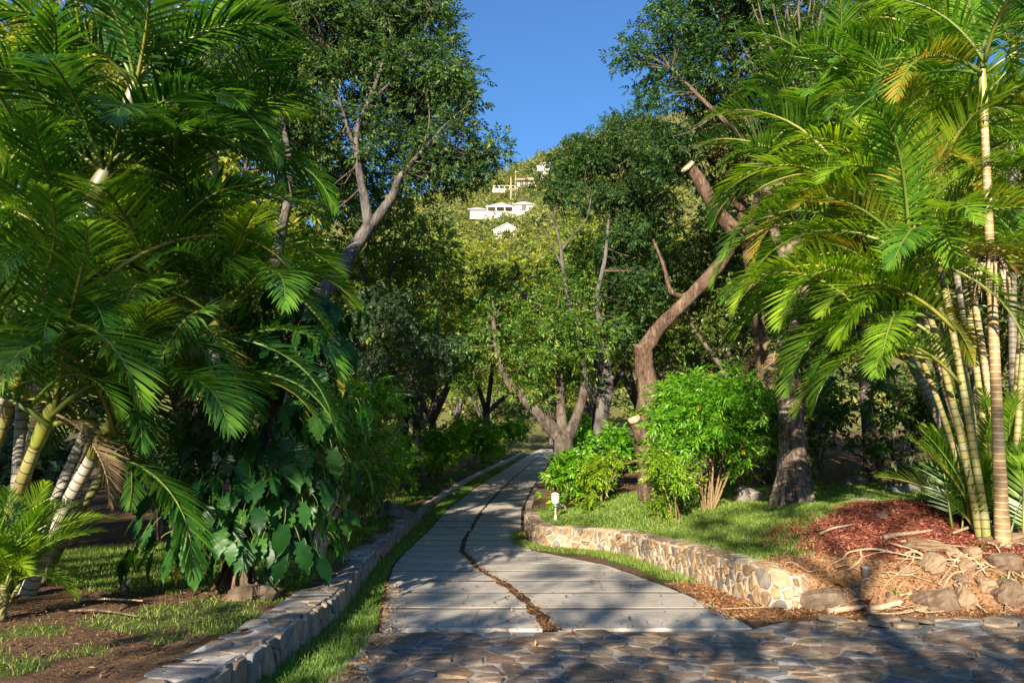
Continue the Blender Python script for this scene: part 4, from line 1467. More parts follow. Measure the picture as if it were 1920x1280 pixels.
STRAP = {}
for mm in ('palm_dark', 'leaf_lime', 'leaf_elder', 'palm_green', 'leaf_grey', 'grass'):
    for k, cv in enumerate((1.1, 1.8, 2.5)):
        V, F = strap_mesh(cv, .045)
        mb = MB()
        mb.add(V, F, 0, True)
        STRAP[(mm, k)] = mb.mesh('leaf', M[mm])

blade_plant('strappy_plant', 'dark strap-leaved plant on the lawn behind the left wall, under the large shrub', -3.05, 12.9, 26, .5, .03, M['palm_dark'], 1)
blade_plant('strappy_plant', 'pale strap-leaved plant beside the dark one on the left lawn', -3.15, 14.8, 26, .55, .03, M['leaf_lime'], 2)
blade_plant('strappy_plant', 'strap-leaved plant farther along the left wall by the bright green bush', -3.0, 17.4, 22, .5, .03, M['leaf_elder'], 3)
blade_plant('strappy_plant', 'spiky yellow-green plant in front of the grey-barked trunk', 1.75, 17.2, 30, .75, .03, M['leaf_lime'], 4)
blade_plant('bromeliad', 'spiky bromeliad growing on the sawn stub of the leaning tree', 0, 0, 22, .5, .03, M['leaf_lime'], 5, loc=tuple(at(1190, 778, 16.85)), cat='bromeliad')
blade_plant('bromeliad', 'grey spiky air plant on the side of the rough shaggy trunk', 0, 0, 18, .45, .03, M['leaf_grey'], 6, loc=tuple(at(1458, 800, 13.85)), cat='bromeliad')
G6 = 'low plants along the foot of the left shrubs'
for k, (x, y) in enumerate([(-3.2, 19.6), (-3.1, 21.3), (-3.0, 23.0), (-2.9, 25.0), (-2.8, 27.0), (-2.5, 29.5)]):
    blade_plant('low_plant', 'low strappy plant edging the climbing left wall', x, y, 16, .5, .03, M['leaf_elder'], 40 + k, group=G6)


# ------------------------------------------------------------------ palms
def frond_mesh(name, e0, e1, n=46, ll=.25, lw=.0066, vee=.3, droop=.5, seed=0, twist=0.0, power=1.25, pet=.14, mats=None):
    """pinnate palm leaf of unit length leaving the origin along +Y at elevation e0 and bending to e1 (degrees)"""
    r = np.random.default_rng(seed)
    K = 40
    t_ = np.linspace(0, 1, K + 1)
    el = np.radians(e0 + (e1 - e0) * t_ ** power)
    side = twist * t_ ** 2
    T = np.stack([np.sin(side) * np.cos(el), np.cos(side) * np.cos(el), np.sin(el)], -1)
    P = np.vstack([[0, 0, 0], np.cumsum((T[:-1] + T[1:]) / 2 / K, 0)])
    mb = MB()
    idx = np.arange(0, K + 1, 4)
    mb.tube(P[idx], .011 * (1 - t_[idx]) ** .8 + .0016, 5, 1, 1)
    VV, FF, nn = [], [], 0
    for i in range(n):
        tt = pet + (1 - pet) * (i + .5) / n
        prof = (math.sin(math.pi * min(1, (tt - pet) / (1 - pet) * .86 + .14)) ** .75) * .92 + .12
        for s in (-1, 1):
            if r.random() < .03:
                continue
            t2 = min(tt + r.normal(0, .004), 1)
            k = t2 * K
            k0 = min(int(k), K - 1)
            p = P[k0] + (P[k0 + 1] - P[k0]) * (k - k0)
            tg = norm(T[k0])
            sd = norm(np.cross(tg, (0, 0, 1))) if abs(tg[2]) < .98 else np.array((1.0, 0, 0))
            nm = np.cross(sd, tg)
            a = math.radians(66 - 42 * (tt - pet) / (1 - pet) + r.normal(0, 3))
            v = vee + r.normal(0, .09)
            d = norm(tg * math.cos(a) + (sd * s * math.cos(v) + nm * math.sin(v)) * math.sin(a))
            L = ll * prof * r.uniform(.9, 1.06)
            w = lw * (.75 + .35 * prof)
            wd = norm(tg - d * np.dot(tg, d))
            q = p.copy()
            dr = droop * r.uniform(.7, 1.35)
            prev = 0
            for f_, wf in ((0, .45), (.3, 1.0), (.62, .8), (1.0, 0)):
                q = q + d * L * (f_ - prev)
                d = norm(d + np.array((0, 0, -1)) * dr * (f_ - prev) * 1.5)
                prev = f_
                if wf > 0:
                    VV += [q - wd * w * wf, q + wd * w * wf]
                else:
                    VV.append(q)
            FF += [(nn, nn + 1, nn + 3), (nn, nn + 3, nn + 2), (nn + 2, nn + 3, nn + 5), (nn + 2, nn + 5, nn + 4), (nn + 4, nn + 5, nn + 6)]
            nn += 7
    mb.add(np.array(VV), np.array(FF), 0)
    return mb.mesh(name, mats)


FR = {}
fm = [M['palm_green'], M['rachis']]
SHAPES = {'up': (82, 38), 'high': (70, -5), 'mid': (58, -45), 'out': (40, -62), 'low': (18, -72), 'hang': (-10, -84), 'drop': (-55, -88)}
for nm, (a, b) in SHAPES.items():
    for k in range(2):
        FR[nm, k] = frond_mesh('frond', a, b, seed=60 + k * 17 + int(a), twist=(-.45, .5)[k], droop=(.16, .42)[k], mats=fm)
        FR[nm, k + 2] = frond_mesh('frond', a, b, n=46, ll=.29, lw=.0082, vee=.1, droop=(.25, .5)[k], seed=160 + k * 17 + int(a), twist=(.35, -.4)[k], mats=fm)


def frond(stem, p, az, shape, L, mat='palm_green', var=None, r=None, tilt=None, dead=False):
    r = r or rng
    v = int(r.integers(0, 2)) if var is None else var
    o = link('frond', FR[shape, v], stem, p, (r.normal(0, .08) if tilt is None else tilt, r.normal(0, .12), -az), L)
    set_mat(o, [M[mat], M['rachis_dead'] if dead else M['rachis']])
    return o


def palm_stem(root, base, pts, rad, mat, shaft_mat, shaft=.7):
    """stem part in world points, with a smooth sheath at its top; returns (stem, crown point)"""
    base = np.array(base)
    P = np.array(pts, float)
    mb = MB()
    V, F, U = tube(P - base, rad, 12, 8, .015, int(abs(P[-1, 0]) * 100))
    mb.add(V, F, 0, True, U)
    stem = link('stem', mb.mesh('stem', mat), root)
    d = norm(P[-1] - P[-2])
    q = P[-1] - base
    r_ = rad[-1]
    mb = MB()
    mb.tube([q - d * .05, q + d * shaft * .25, q + d * shaft * .7, q + d * shaft], [r_ * 1.02, r_ * 1.22, r_ * 1.0, r_ * .55], 12, 4)
    link('crownshaft', mb.mesh('crownshaft', shaft_mat), stem)
    return stem, q + d * shaft * .85


def crown_fronds(stem, p, n, L, mats, r, az0=None, az_spread=6.283, shapes=None, var=(0, 2)):
    shapes = shapes or ['up', 'high', 'high', 'mid', 'mid', 'out', 'out', 'low', 'low', 'hang']
    for k in range(n):
        az = (k * 2.399 + r.normal(0, .25)) if az0 is None else az0 + r.uniform(-.5, .5) * az_spread
        s = shapes[int(k / n * len(shapes)) % len(shapes)]
        frond(stem, p + r.normal(0, .03, 3) - (0, 0, .04 * k / n * 6), az, s, L * r.uniform(.82, 1.12), mats[int(r.integers(0, len(mats)))], int(r.integers(*var)), r)


def palm_root(name, label, base, cat='palm', group=None):
    root = bpy.data.objects.new(name, None)
    root.location = base
    root['label'] = label
    root['category'] = cat
    if group:
        root['group'] = group
    col.objects.link(root)
    return root


def ground_at(px, Y):
    p = at(px, 900, Y)
    return np.array((p[0], Y, tz(p[0], Y)))


def stem_between(base, tip, bow, n=5):
    base, tip = np.array(base, float), np.array(tip, float)
    out = []
    for k in range(n):
        u = k / (n - 1)
        p = base * (1 - u) + tip * u
        h = u * u * (1 - bow) + u * bow if bow else u
        out.append(np.array((base[0] + (tip[0] - base[0]) * h, base[1] + (tip[1] - base[1]) * h, p[2])))
    return out


def right_clump():
    b = ground_at(1850, 10.0)
    root = palm_root('palm_clump', 'big sunlit clump of feather palms with ringed yellow stems on the red mulch', b)
    r = np.random.default_rng(14)
    stems = [  # base px, base Y, tip px, tip py, tip Y, radius, fronds, frond length, stem, shapes
        (1866, 9.5, 1846, 235, 9.1, .072, 9, 2.1, 'stem_brown', None, 0),
        (1840, 9.7, 1762, 500, 9.9, .062, 12, 2.4, 'stem_yellow', None, 0),
        (1828, 9.8, 1735, 560, 9.3, .058, 12, 2.4, 'stem_yellow', None, 0),
        (1880, 10.4, 1800, 400, 11.2, .062, 11, 2.4, 'stem_brown', None, 0),
        (1885, 10.2, 1925, 560, 10.4, .06, 9, 2.0, 'stem_yellow', None, 0),
        (1850, 10.4, 1720, 330, 10.8, .065, 13, 2.6, 'stem_yellow', None, 0),
        (1835, 10.3, 1680, 450, 10.6, .065, 13, 2.5, 'stem_brown', None, 0),
        (1890, 10.6, 1960, 330, 11.8, .065, 10, 2.3, 'stem_yellow', None, 0),
        (1822, 10.0, 1715, 640, 9.5, .05, 10, 2.1, 'stem_yellow', None, 0),
        (1860, 10.6, 1760, 190, 11.6, .065, 12, 2.5, 'stem_yellow', None, 0),
        (1845, 10.7, 1660, 250, 12.0, .065, 13, 2.5, 'stem_yellow', None, 0),
    ]
    for i, (bx, by, tx, ty, tY, rad, n, L, sm, shp, _) in enumerate(stems):
        p0 = ground_at(bx, by) - (0, 0, .08)
        tip = at(tx, ty, tY)
        pts = stem_between(p0, tip, .55 if abs(tx - bx) > 60 else 1.0)
        rad = rad * (.8 if i else 1.0)
        rr = np.interp(np.linspace(0, 1, 5), [0, .12, 1], [rad * 1.3, rad, rad * (.8 if i else .62)])
        stem, q = palm_stem(root, b, pts, rr, M[sm], M['crownshaft'], .8 if i else 1.0)
        mats = ['palm_lime', 'palm_lime', 'palm_lime', 'palm_green', 'palm_green', 'palm_yellow'] if i < 9 else ['palm_green', 'palm_dark', 'palm_lime']
        crown_fronds(stem, q, n + (3 if i else 0), L * (.88 if i else 1.0), mats, r)
        if i in (3, 5):
            frond(stem, q - (0, 0, .2), -1.6 + r.normal(0, .6), 'hang', L * .7, 'palm_dead', 1, r, dead=True)
        if i in (0, 6):
            frond(stem, q - (0, 0, .15), -1.9 + r.normal(0, .5), 'low', L, 'palm_yellow', 0, r)
    # the frayed dead sheath half way up the tall stem
    mb = MB()
    for k in range(26):
        a = r.uniform(0, 6.283)
        p = at(1860, 480, 9.22) - b + (math.cos(a) * .07, math.sin(a) * .07, r.uniform(-.1, .15))
        d = np.array((math.cos(a) * .12 - .06, math.sin(a) * .12, -r.uniform(.3, .7)))
        mb.tube([p, p + d * .5 + (math.cos(a) * .05, math.sin(a) * .05, 0), p + d], [.018, .02, .004], 4, 2)
    link('dead_sheath', mb.mesh('dead_sheath', M['bark_pale']), root)
    # young shoots at the foot
    for k in range(26):
        a = r.uniform(0, 6.283)
        q = np.array((math.cos(a) * r.uniform(.1, .75), math.sin(a) * r.uniform(.1, .5), -.02))
        q[2] = tz(b[0] + q[0], b[1] + q[1]) - b[2] - .02
        frond(root, q, r.uniform(0, 6.283), r.choice(['up', 'up', 'high']), r.uniform(.7, 1.7), r.choice(['palm_lime', 'palm_green']), 0, r)
    # large hanging fronds at the left front that read one by one
    for (px, py, Y, az, s, L, mt, v) in [(1690, 560, 9.2, -1.5, 'out', 2.5, 'palm_lime', 0), (1640, 620, 9.3, -1.7, 'mid', 2.3, 'palm_lime', 1),
                                        (1760, 640, 9.2, -1.2, 'out', 2.2, 'palm_green', 0), (1600, 420, 10.2, -1.5, 'out', 2.3, 'palm_lime', 0),
                                        (1700, 430, 9.6, -1.3, 'mid', 2.3, 'palm_lime', 1), (1560, 300, 11, -1.5, 'mid', 2.4, 'palm_green', 0),
                                        (1775, 600, 9.1, -1.55, 'low', 2.6, 'palm_lime', 0), (1760, 660, 9.3, -1.9, 'low', 2.3, 'palm_lime', 1),
                                        (1740, 560, 9.5, -1.35, 'out', 2.9, 'palm_lime', 2), (1730, 700, 9.4, -1.7, 'out', 1.9, 'palm_green', 0), (1790, 620, 9.0, -1.75, 'out', 2.3, 'palm_lime', 0), (1770, 680, 9.2, -1.4, 'low', 2.2, 'palm_lime', 0), (1800, 720, 9.2, -1.95, 'mid', 2.0, 'palm_green', 0), (1760, 560, 9.6, -2.1, 'low', 2.3, 'palm_lime', 2), (1720, 620, 9.9, -1.2, 'low', 2.0, 'palm_green', 0), (1680, 560, 10.2, -1.7, 'low', 2.2, 'palm_lime', 0), (1700, 520, 9.9, -1.8, 'low', 2.5, 'palm_lime', 0),
                                        (1650, 480, 10.4, -1.4, 'low', 2.3, 'palm_green', 1), (1620, 380, 10.8, -1.6, 'out', 2.6, 'palm_lime', 2), (1580, 520, 10.8, -1.5, 'low', 2.0, 'palm_lime', 0), (1540, 420, 11.4, -1.3, 'low', 2.2, 'palm_green', 0),
                                        (1790, 480, 9.2, -2.6, 'out', 2.0, 'palm_lime', 0),  (1500, 600, 10.6, -2.3, 'out', 1.9, 'palm_green', 1)]:
        frond(root, at(px, py, Y) - b, az, s, L, mt, v, r)
    return root


right_clump()


def left_clump():
    b = ground_at(70, 7.9)
    root = palm_root('palm_clump', 'shaded clump of feather palms with leaning yellow and grey stems filling the left foreground', b)
    r = np.random.default_rng(15)
    stems = [
        (70, 7.9, 178, 850, 7.3, .072, 9, 2.1, 'stem_grey', 0),
        (-10, 7.4, 70, 830, 7.0, .065, 9, 2.0, 'stem_yellow', 0),
        (-60, 7.6, 30, 720, 7.0, .06, 9, 2.1, 'stem_yellow', 0),
        (60, 8.4, 260, 620, 8.2, .062, 11, 2.3, 'stem_grey', 0),
        (30, 8.2, 120, 560, 7.8, .062, 10, 2.2, 'stem_yellow', 0),
        (90, 8.8, 380, 640, 8.3, .06, 10, 2.0, 'stem_yellow', 0),
        (40, 8.6, 60, 430, 8.4, .065, 11, 2.3, 'stem_grey', 0),
        (80, 8.9, 320, 500, 8.9, .062, 10, 2.2, 'stem_grey', 0),
        (-40, 8.4, -40, 560, 8.0, .062, 9, 2.3, 'stem_grey', 0),
    ]
    for i, (bx, by, tx, ty, tY, rad, n, L, sm, _) in enumerate(stems):
        p0 = ground_at(bx, by) - (0, 0, .08)
        tip = at(tx, ty, tY)
        pts = stem_between(p0, tip, .7)
        rr = np.interp(np.linspace(0, 1, 5), [0, .15, 1], [rad * 1.3, rad, rad * .85])
        stem, q = palm_stem(root, b, pts, rr, M[sm], M['crownshaft'], .5)
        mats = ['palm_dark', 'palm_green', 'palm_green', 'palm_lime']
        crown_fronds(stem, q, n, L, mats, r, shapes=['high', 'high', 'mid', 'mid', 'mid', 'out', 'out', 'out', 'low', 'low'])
        if i in (1, 4, 7):
            frond(stem, q - (0, 0, .1), 1.5 + r.normal(0, .7), 'hang', L * .6, 'palm_dead', 0, r, dead=True)
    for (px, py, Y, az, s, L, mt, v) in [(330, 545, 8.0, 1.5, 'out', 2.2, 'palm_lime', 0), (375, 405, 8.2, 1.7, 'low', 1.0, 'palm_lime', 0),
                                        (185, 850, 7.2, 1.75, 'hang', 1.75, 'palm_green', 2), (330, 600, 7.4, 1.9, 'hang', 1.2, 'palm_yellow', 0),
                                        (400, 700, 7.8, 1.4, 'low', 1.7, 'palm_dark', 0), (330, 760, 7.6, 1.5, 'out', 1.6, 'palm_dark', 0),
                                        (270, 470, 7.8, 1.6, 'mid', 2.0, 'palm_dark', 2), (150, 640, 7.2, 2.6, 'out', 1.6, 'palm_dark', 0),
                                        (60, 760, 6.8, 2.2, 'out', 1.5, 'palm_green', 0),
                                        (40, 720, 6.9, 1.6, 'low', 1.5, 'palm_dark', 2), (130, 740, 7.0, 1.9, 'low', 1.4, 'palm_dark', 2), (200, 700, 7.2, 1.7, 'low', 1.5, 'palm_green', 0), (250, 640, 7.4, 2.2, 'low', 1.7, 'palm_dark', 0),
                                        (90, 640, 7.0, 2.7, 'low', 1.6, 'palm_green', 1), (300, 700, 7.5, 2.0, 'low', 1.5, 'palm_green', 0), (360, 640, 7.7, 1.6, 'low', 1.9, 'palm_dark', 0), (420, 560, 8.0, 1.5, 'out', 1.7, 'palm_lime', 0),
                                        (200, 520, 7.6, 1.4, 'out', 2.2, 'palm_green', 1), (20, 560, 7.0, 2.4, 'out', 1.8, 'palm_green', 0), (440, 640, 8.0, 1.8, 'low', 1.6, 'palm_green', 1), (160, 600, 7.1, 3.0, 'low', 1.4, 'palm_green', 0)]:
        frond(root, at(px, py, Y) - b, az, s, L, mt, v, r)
    return root


left_clump()


def small_palm(px, Y, label, mats, n, L, seed):
    b = ground_at(px, Y)
    root = palm_root('young_palm', label, b)
    r = np.random.default_rng(seed)
    for k in range(n):
        frond(root, r.normal(0, .04, 3) + (0, 0, .12 + .25 * r.random()), k * 2.4, r.choice(['up', 'high', 'high', 'mid', 'mid', 'out']), L * r.uniform(.7, 1.1), mats[k % len(mats)], 0, r)
    mb = MB()
    mb.tube([(0, 0, -.1), (0, 0, .15), (.02, 0, .42)], [.05, .045, .03], 10, 3, 0, .05)
    link('stem', mb.mesh('stem', M['stem_yellow']), root)


small_palm(30, 6.6, 'young bright green palm at the foot of the left palm clump', ['palm_lime', 'palm_lime', 'palm_green'], 30, 1.0, 3)
small_palm(1900, 10.8, 'young light green palm behind the tall ringed stem at the right edge', ['palm_lime'], 18, 1.7, 4)


def single_palm(name, label, base, pts, rad, stem_mat, shaft_mat, shaft, fronds, seed):
    root = palm_root(name, label, base)
    r = np.random.default_rng(seed)
    rr = np.interp(np.linspace(0, 1, len(pts)), [0, .1, 1], [rad * 1.4, rad, rad * .85])
    stem, q = palm_stem(root, base, pts, rr, stem_mat, shaft_mat, shaft)
    for (az, s, L, mt, v, tilt) in fronds:
        frond(stem, q + r.normal(0, .02, 3), az, s, L, mt, v, r, tilt)
    return root


b = ground_at(10, 9.8)
tip = at(233, 225, 9.2)
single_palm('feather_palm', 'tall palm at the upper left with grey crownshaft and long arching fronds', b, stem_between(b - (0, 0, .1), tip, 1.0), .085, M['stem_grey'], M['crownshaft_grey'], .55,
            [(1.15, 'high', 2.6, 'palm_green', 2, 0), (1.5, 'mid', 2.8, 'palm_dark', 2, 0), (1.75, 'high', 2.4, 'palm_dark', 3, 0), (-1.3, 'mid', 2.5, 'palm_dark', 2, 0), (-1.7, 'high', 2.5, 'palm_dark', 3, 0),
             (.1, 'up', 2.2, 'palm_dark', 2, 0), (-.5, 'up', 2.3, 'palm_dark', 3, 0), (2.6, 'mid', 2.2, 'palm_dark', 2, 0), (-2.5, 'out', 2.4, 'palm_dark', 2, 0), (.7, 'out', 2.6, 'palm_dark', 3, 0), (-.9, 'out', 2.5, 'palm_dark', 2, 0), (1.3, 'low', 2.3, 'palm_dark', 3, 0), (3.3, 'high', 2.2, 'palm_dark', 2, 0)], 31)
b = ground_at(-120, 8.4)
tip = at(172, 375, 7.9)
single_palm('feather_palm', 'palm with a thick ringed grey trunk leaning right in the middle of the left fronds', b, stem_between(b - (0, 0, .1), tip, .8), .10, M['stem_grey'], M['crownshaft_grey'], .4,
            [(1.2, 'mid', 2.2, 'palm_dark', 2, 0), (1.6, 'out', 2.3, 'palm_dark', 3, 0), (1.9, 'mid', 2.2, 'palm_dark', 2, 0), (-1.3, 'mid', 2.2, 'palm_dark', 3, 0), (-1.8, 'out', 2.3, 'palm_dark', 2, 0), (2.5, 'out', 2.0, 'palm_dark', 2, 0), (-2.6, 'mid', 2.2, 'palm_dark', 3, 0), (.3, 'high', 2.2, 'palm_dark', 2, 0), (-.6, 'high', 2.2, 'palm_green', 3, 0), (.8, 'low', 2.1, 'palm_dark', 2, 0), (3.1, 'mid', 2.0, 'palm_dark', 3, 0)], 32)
# palms behind the right clump, seen as dark fronds against the sky
for k, (px, Y, tx, ty, tY, lab) in enumerate([(1860, 14.0, 1720, 90, 14.5, 'tall dark palm behind the right clump, its fronds against the sky at the top'),
                                              (1840, 13.2, 1590, 240, 13.6, 'dark palm between the rough trunk and the right clump'),
                                              (1900, 14, 1900, 130, 13.6, 'dark palm behind the tall ringed stem at the right edge'),
                                              (1830, 12.6, 1540, 370, 13.2, 'palm leaning left in front of the yellowing tree')]):
    b = ground_at(px, Y)
    tip = at(tx, ty, tY)
    r = np.random.default_rng(50 + k)
    fr = [(j * 2.399 + k, ['up', 'high', 'high', 'mid', 'mid', 'out', 'out', 'low', 'low'][int(j / 15 * 9)], 2.5 * r.uniform(.85, 1.1), ['palm_dark', 'palm_green', 'palm_green'][j % 3], [0, 1, 2][j % 3], 0) for j in range(15)]
    single_palm('feather_palm', lab, b, stem_between(b - (0, 0, .1), tip, .8), .08, M['stem_dark'], M['crownshaft'], .6, fr, 60 + k)
b = ground_at(420, 11.5)
tip = at(400, 330, 11)
single_palm('feather_palm', 'palm with dark arching fronds between the tall left palm and the open tree', b, stem_between(b - (0, 0, .1), tip, 1.0), .08, M['stem_grey'], M['crownshaft'], .5,
            [(j * 2.399, ['high', 'high', 'mid', 'mid', 'out', 'out', 'low', 'low'][int(j / 13 * 8)], 2.3, ['palm_dark', 'palm_green'][j % 2], 2 + j % 2, 0) for j in range(13)], 71)


# dead frond skirt on the rough trunk
def dead_skirt():
    p = at(1452, 650, 13.9)
    root = palm_root('dead_frond', 'withered brown palm fronds caught on the rough shaggy trunk', p, 'dead frond')
    r = np.random.default_rng(81)
    for k in range(7):
        frond(root, r.normal(0, .06, 3), r.uniform(-2.6, .4), r.choice(['hang', 'drop', 'low']), r.uniform(.6, .95), 'palm_dead', int(r.integers(0, 2)), r, dead=True)
    for k in range(3):
        frond(root, np.array((.25, -.1, .1 - .5 * k)) + r.normal(0, .05, 3), r.uniform(-.5, 2.0), 'drop', .75, 'palm_lime', 0, r)


dead_skirt()


# ------------------------------------------------------------------ climbing philodendron on the left
def philo_leaf(seed, deep):
    r = np.random.default_rng(seed)
    n = 17
    V, F = [], []
    for i in range(n):
        tt = i / (n - 1)
        wid = .31 * math.sin(math.pi * min(1.0, tt * .86 + .14)) ** .75 * (1 - tt ** 5)
        wid *= 1 - deep * (.5 - .5 * math.cos(2 * math.pi * 4.5 * tt)) * (0 < i < n - 1)
        y = tt
        z = -.32 * tt * tt
        back = -.10 if i == 0 else 0.0
        wl, wr = wid * r.uniform(.9, 1.1), wid * r.uniform(.9, 1.1)
        wav = .018 * r.normal(0, 1, 2)
        V += [(-wl, y + back, z - .22 * wl + .05 + wav[0]), (-wl * .5, y + back * .5, z - .02), (0, y, z), (wr * .5, y + back * .5, z - .02), (wr, y + back, z - .22 * wr + .05 + wav[1])]
    for i in range(n - 1):
        for j in range(4):
            a = i * 5 + j
            F.append((a, a + 1, a + 6, a + 5))
    mb = MB()
    mb.add(V, F, 0, True)
    mb.tube([(0, 0, 0), (0, -.28, .02), (0, -.55, -.06)], [.012, .012, .014], 5, 2, 1)
    return mb


def climber():
    x, y = -2.95, 8.35
    b = np.array((x, y, tz(x, y)))
    root = palm_root('climbing_philodendron', 'dark trunk smothered in large glossy lobed philodendron leaves, left of the wall', b, 'climbing plant')
    mb = MB()
    P = [b + (0, 0, -.1), b + (.02, .05, .5), b + (.1, .3, 1.5), b + (.2, .6, 2.6), b + (.3, .8, 3.4)]
    mb.tube(np.array(P) - b, [.16, .12, .11, .09, .06], 12, 5, 0, .08, 4)
    link('trunk', mb.mesh('trunk', M['bark_dark']), root)
    for k in range(9):
        r = np.random.default_rng(k)
        a = k * .7
        q = np.array((math.cos(a) * .13, math.sin(a) * .13, 0))
        mb = MB()
        mb.tube([q * 2.2 + (0, 0, -.02), q * 1.2 + (0, 0, .2), q + (.06, .15, .9), q * .9 + (.15, .45, 1.9)], [.018, .022, .02, .012], 6, 4, 0, .05, k)
        link('aerial_root', mb.mesh('aerial_root', M['bark_brown']), root)
    r = np.random.default_rng(91)
    forms = [philo_leaf(s, d) for s, d in ((1, .22), (2, .34), (3, .42), (4, .08))]
    variants = [f_.mesh('leaf', [M['philo'], M['rachis']]) for f_ in forms]
    inner = MB()
    for k in range(560):
        u = r.uniform(0, 1)
        h = .38 + 2.9 * u
        a = float(np.clip(r.normal(0, 1.25), -math.pi, math.pi))
        rad = r.uniform(.25, .66) * (1 - .2 * u) * (1.3 if h < 2.0 else 1.0)
        ax = np.array((.02 + .28 * u, .05 + .75 * u, h))
        p = ax + np.array((math.sin(a) * rad * 1.5, -math.cos(a) * rad, r.normal(0, .1)))
        # leaf blade hangs, its face turned outwards
        vi, sc_ = int(r.integers(0, 4)), r.uniform(.2, .36)
        rot = (-r.uniform(.7, 1.4), r.normal(0, .25), math.pi + a + r.normal(0, .5))
        if k >= 290:
            from mathutils import Euler
            Rm = np.array(Euler(rot).to_matrix())
            for V_, F_, m_ in zip(forms[vi].V, forms[vi].F, forms[vi].M):
                inner.add(V_ @ Rm.T * sc_ + p, F_ - F_.min(), int(m_[0]), True)
            continue
        o = link('leaf', variants[vi], root, p, None, sc_)
        o.rotation_euler = rot
        yellow = (k % 31 == 7)
        set_mat(o, [M['philo_yellow' if yellow else 'philo'], M['rachis']])
        if yellow:
            o['label'] = 'yellowing philodendron leaf'
    link('leaves', inner.mesh('leaves', [M['philo'], M['rachis']]), root, kind='stuff')
    for k in range(5):                                        # the sunlit yellow leaves low on the left
        p = np.array((-.62 + .05 * k, -.05, .3 + .17 * k))
        o = link('leaf', variants[k % 4], root, p, None, .24)
        o.rotation_euler = (-1.2, r.normal(0, .3), math.pi - .7 + r.normal(0, .3))
        set_mat(o, [M['philo_yellow'], M['rachis']])
        o['label'] = 'yellow philodendron leaf low on the left side'


climber()


# ------------------------------------------------------------------ far hillside: wood and houses
def hillside_wood():
    r = np.random.default_rng(55)
    N = 2300
    x = r.uniform(-45, 50, N)
    y = r.uniform(98, 262, N)
    z = terrain(x, y)
    # clear the house plots
    plot = np.zeros(N, bool)
    for (hx, hy, wx, wy) in PLOTS:
        plot |= ((np.abs(x - hx) < wx) & (y > hy - wy) & (y < hy + 5))
    R = np.where(plot, r.uniform(.6, 1.35, len(x)), r.uniform(1.2, 2.0, len(x)) * r.choice([1, 1, 1.5, 2.1], len(x)))
    per = 26
    idx = np.repeat(np.arange(len(x)), per)
    u = in_ball(len(idx), r, .3)
    u[:, 2] = np.abs(u[:, 2])
    P = np.stack([x, y, z + .2 * R], -1)[idx] + u * R[idx][:, None] * (1, 1, .95)
    D = norm(u + r.normal(0, .5, u.shape) + (0, 0, .2))
    V, F = place_sprays('hill', P, D, r.uniform(.8, 1.3, len(P)), r)
    link('hillside_wood', mesh_tris('hillside_wood', V, F, M['leaf_hill']), kind='stuff', label='bushy green wood covering the sunlit hillside', cat='wood')


H1 = at(942, 404, 190)
H2 = at(938, 442, 168)
H3 = at(985, 352, 216)
PLOTS = [(H1[0] - 1, 190, 10, 9), (H2[0] + 1, 168, 4, 6), (H3[0] - 2, 216, 12, 6), (H3[0] + 6, 224, 5, 5)]
hillside_wood()


def part(name, parent, mat, boxes):
    mb = MB()
    for bx in boxes:
        mb.box(*bx)
    return link(name, mb.mesh(name, mat), parent)


def hip_roof(mb, x0, x1, y0, y1, z, h, ov=.5, ridge=None):
    x0, x1, y0, y1 = x0 - ov, x1 + ov, y0 - ov, y1 + ov
    ins = min((y1 - y0) / 2, (x1 - x0) / 2) * .95
    ym = (y0 + y1) / 2
    V = [(x0, y0, z), (x1, y0, z), (x1, y1, z), (x0, y1, z), (x0 + ins, ym, z + h), (x1 - ins, ym, z + h), (x0, y0, z - .18), (x1, y0, z - .18), (x1, y1, z - .18), (x0, y1, z - .18)]
    F = [(0, 1, 5), (0, 5, 4), (1, 2, 5), (2, 3, 4), (2, 4, 5), (3, 0, 4), (0, 6, 7), (0, 7, 1), (1, 7, 8), (1, 8, 2), (2, 8, 9), (2, 9, 3), (3, 9, 6), (3, 6, 0), (6, 9, 8), (6, 8, 7)]
    mb.add(V, F)


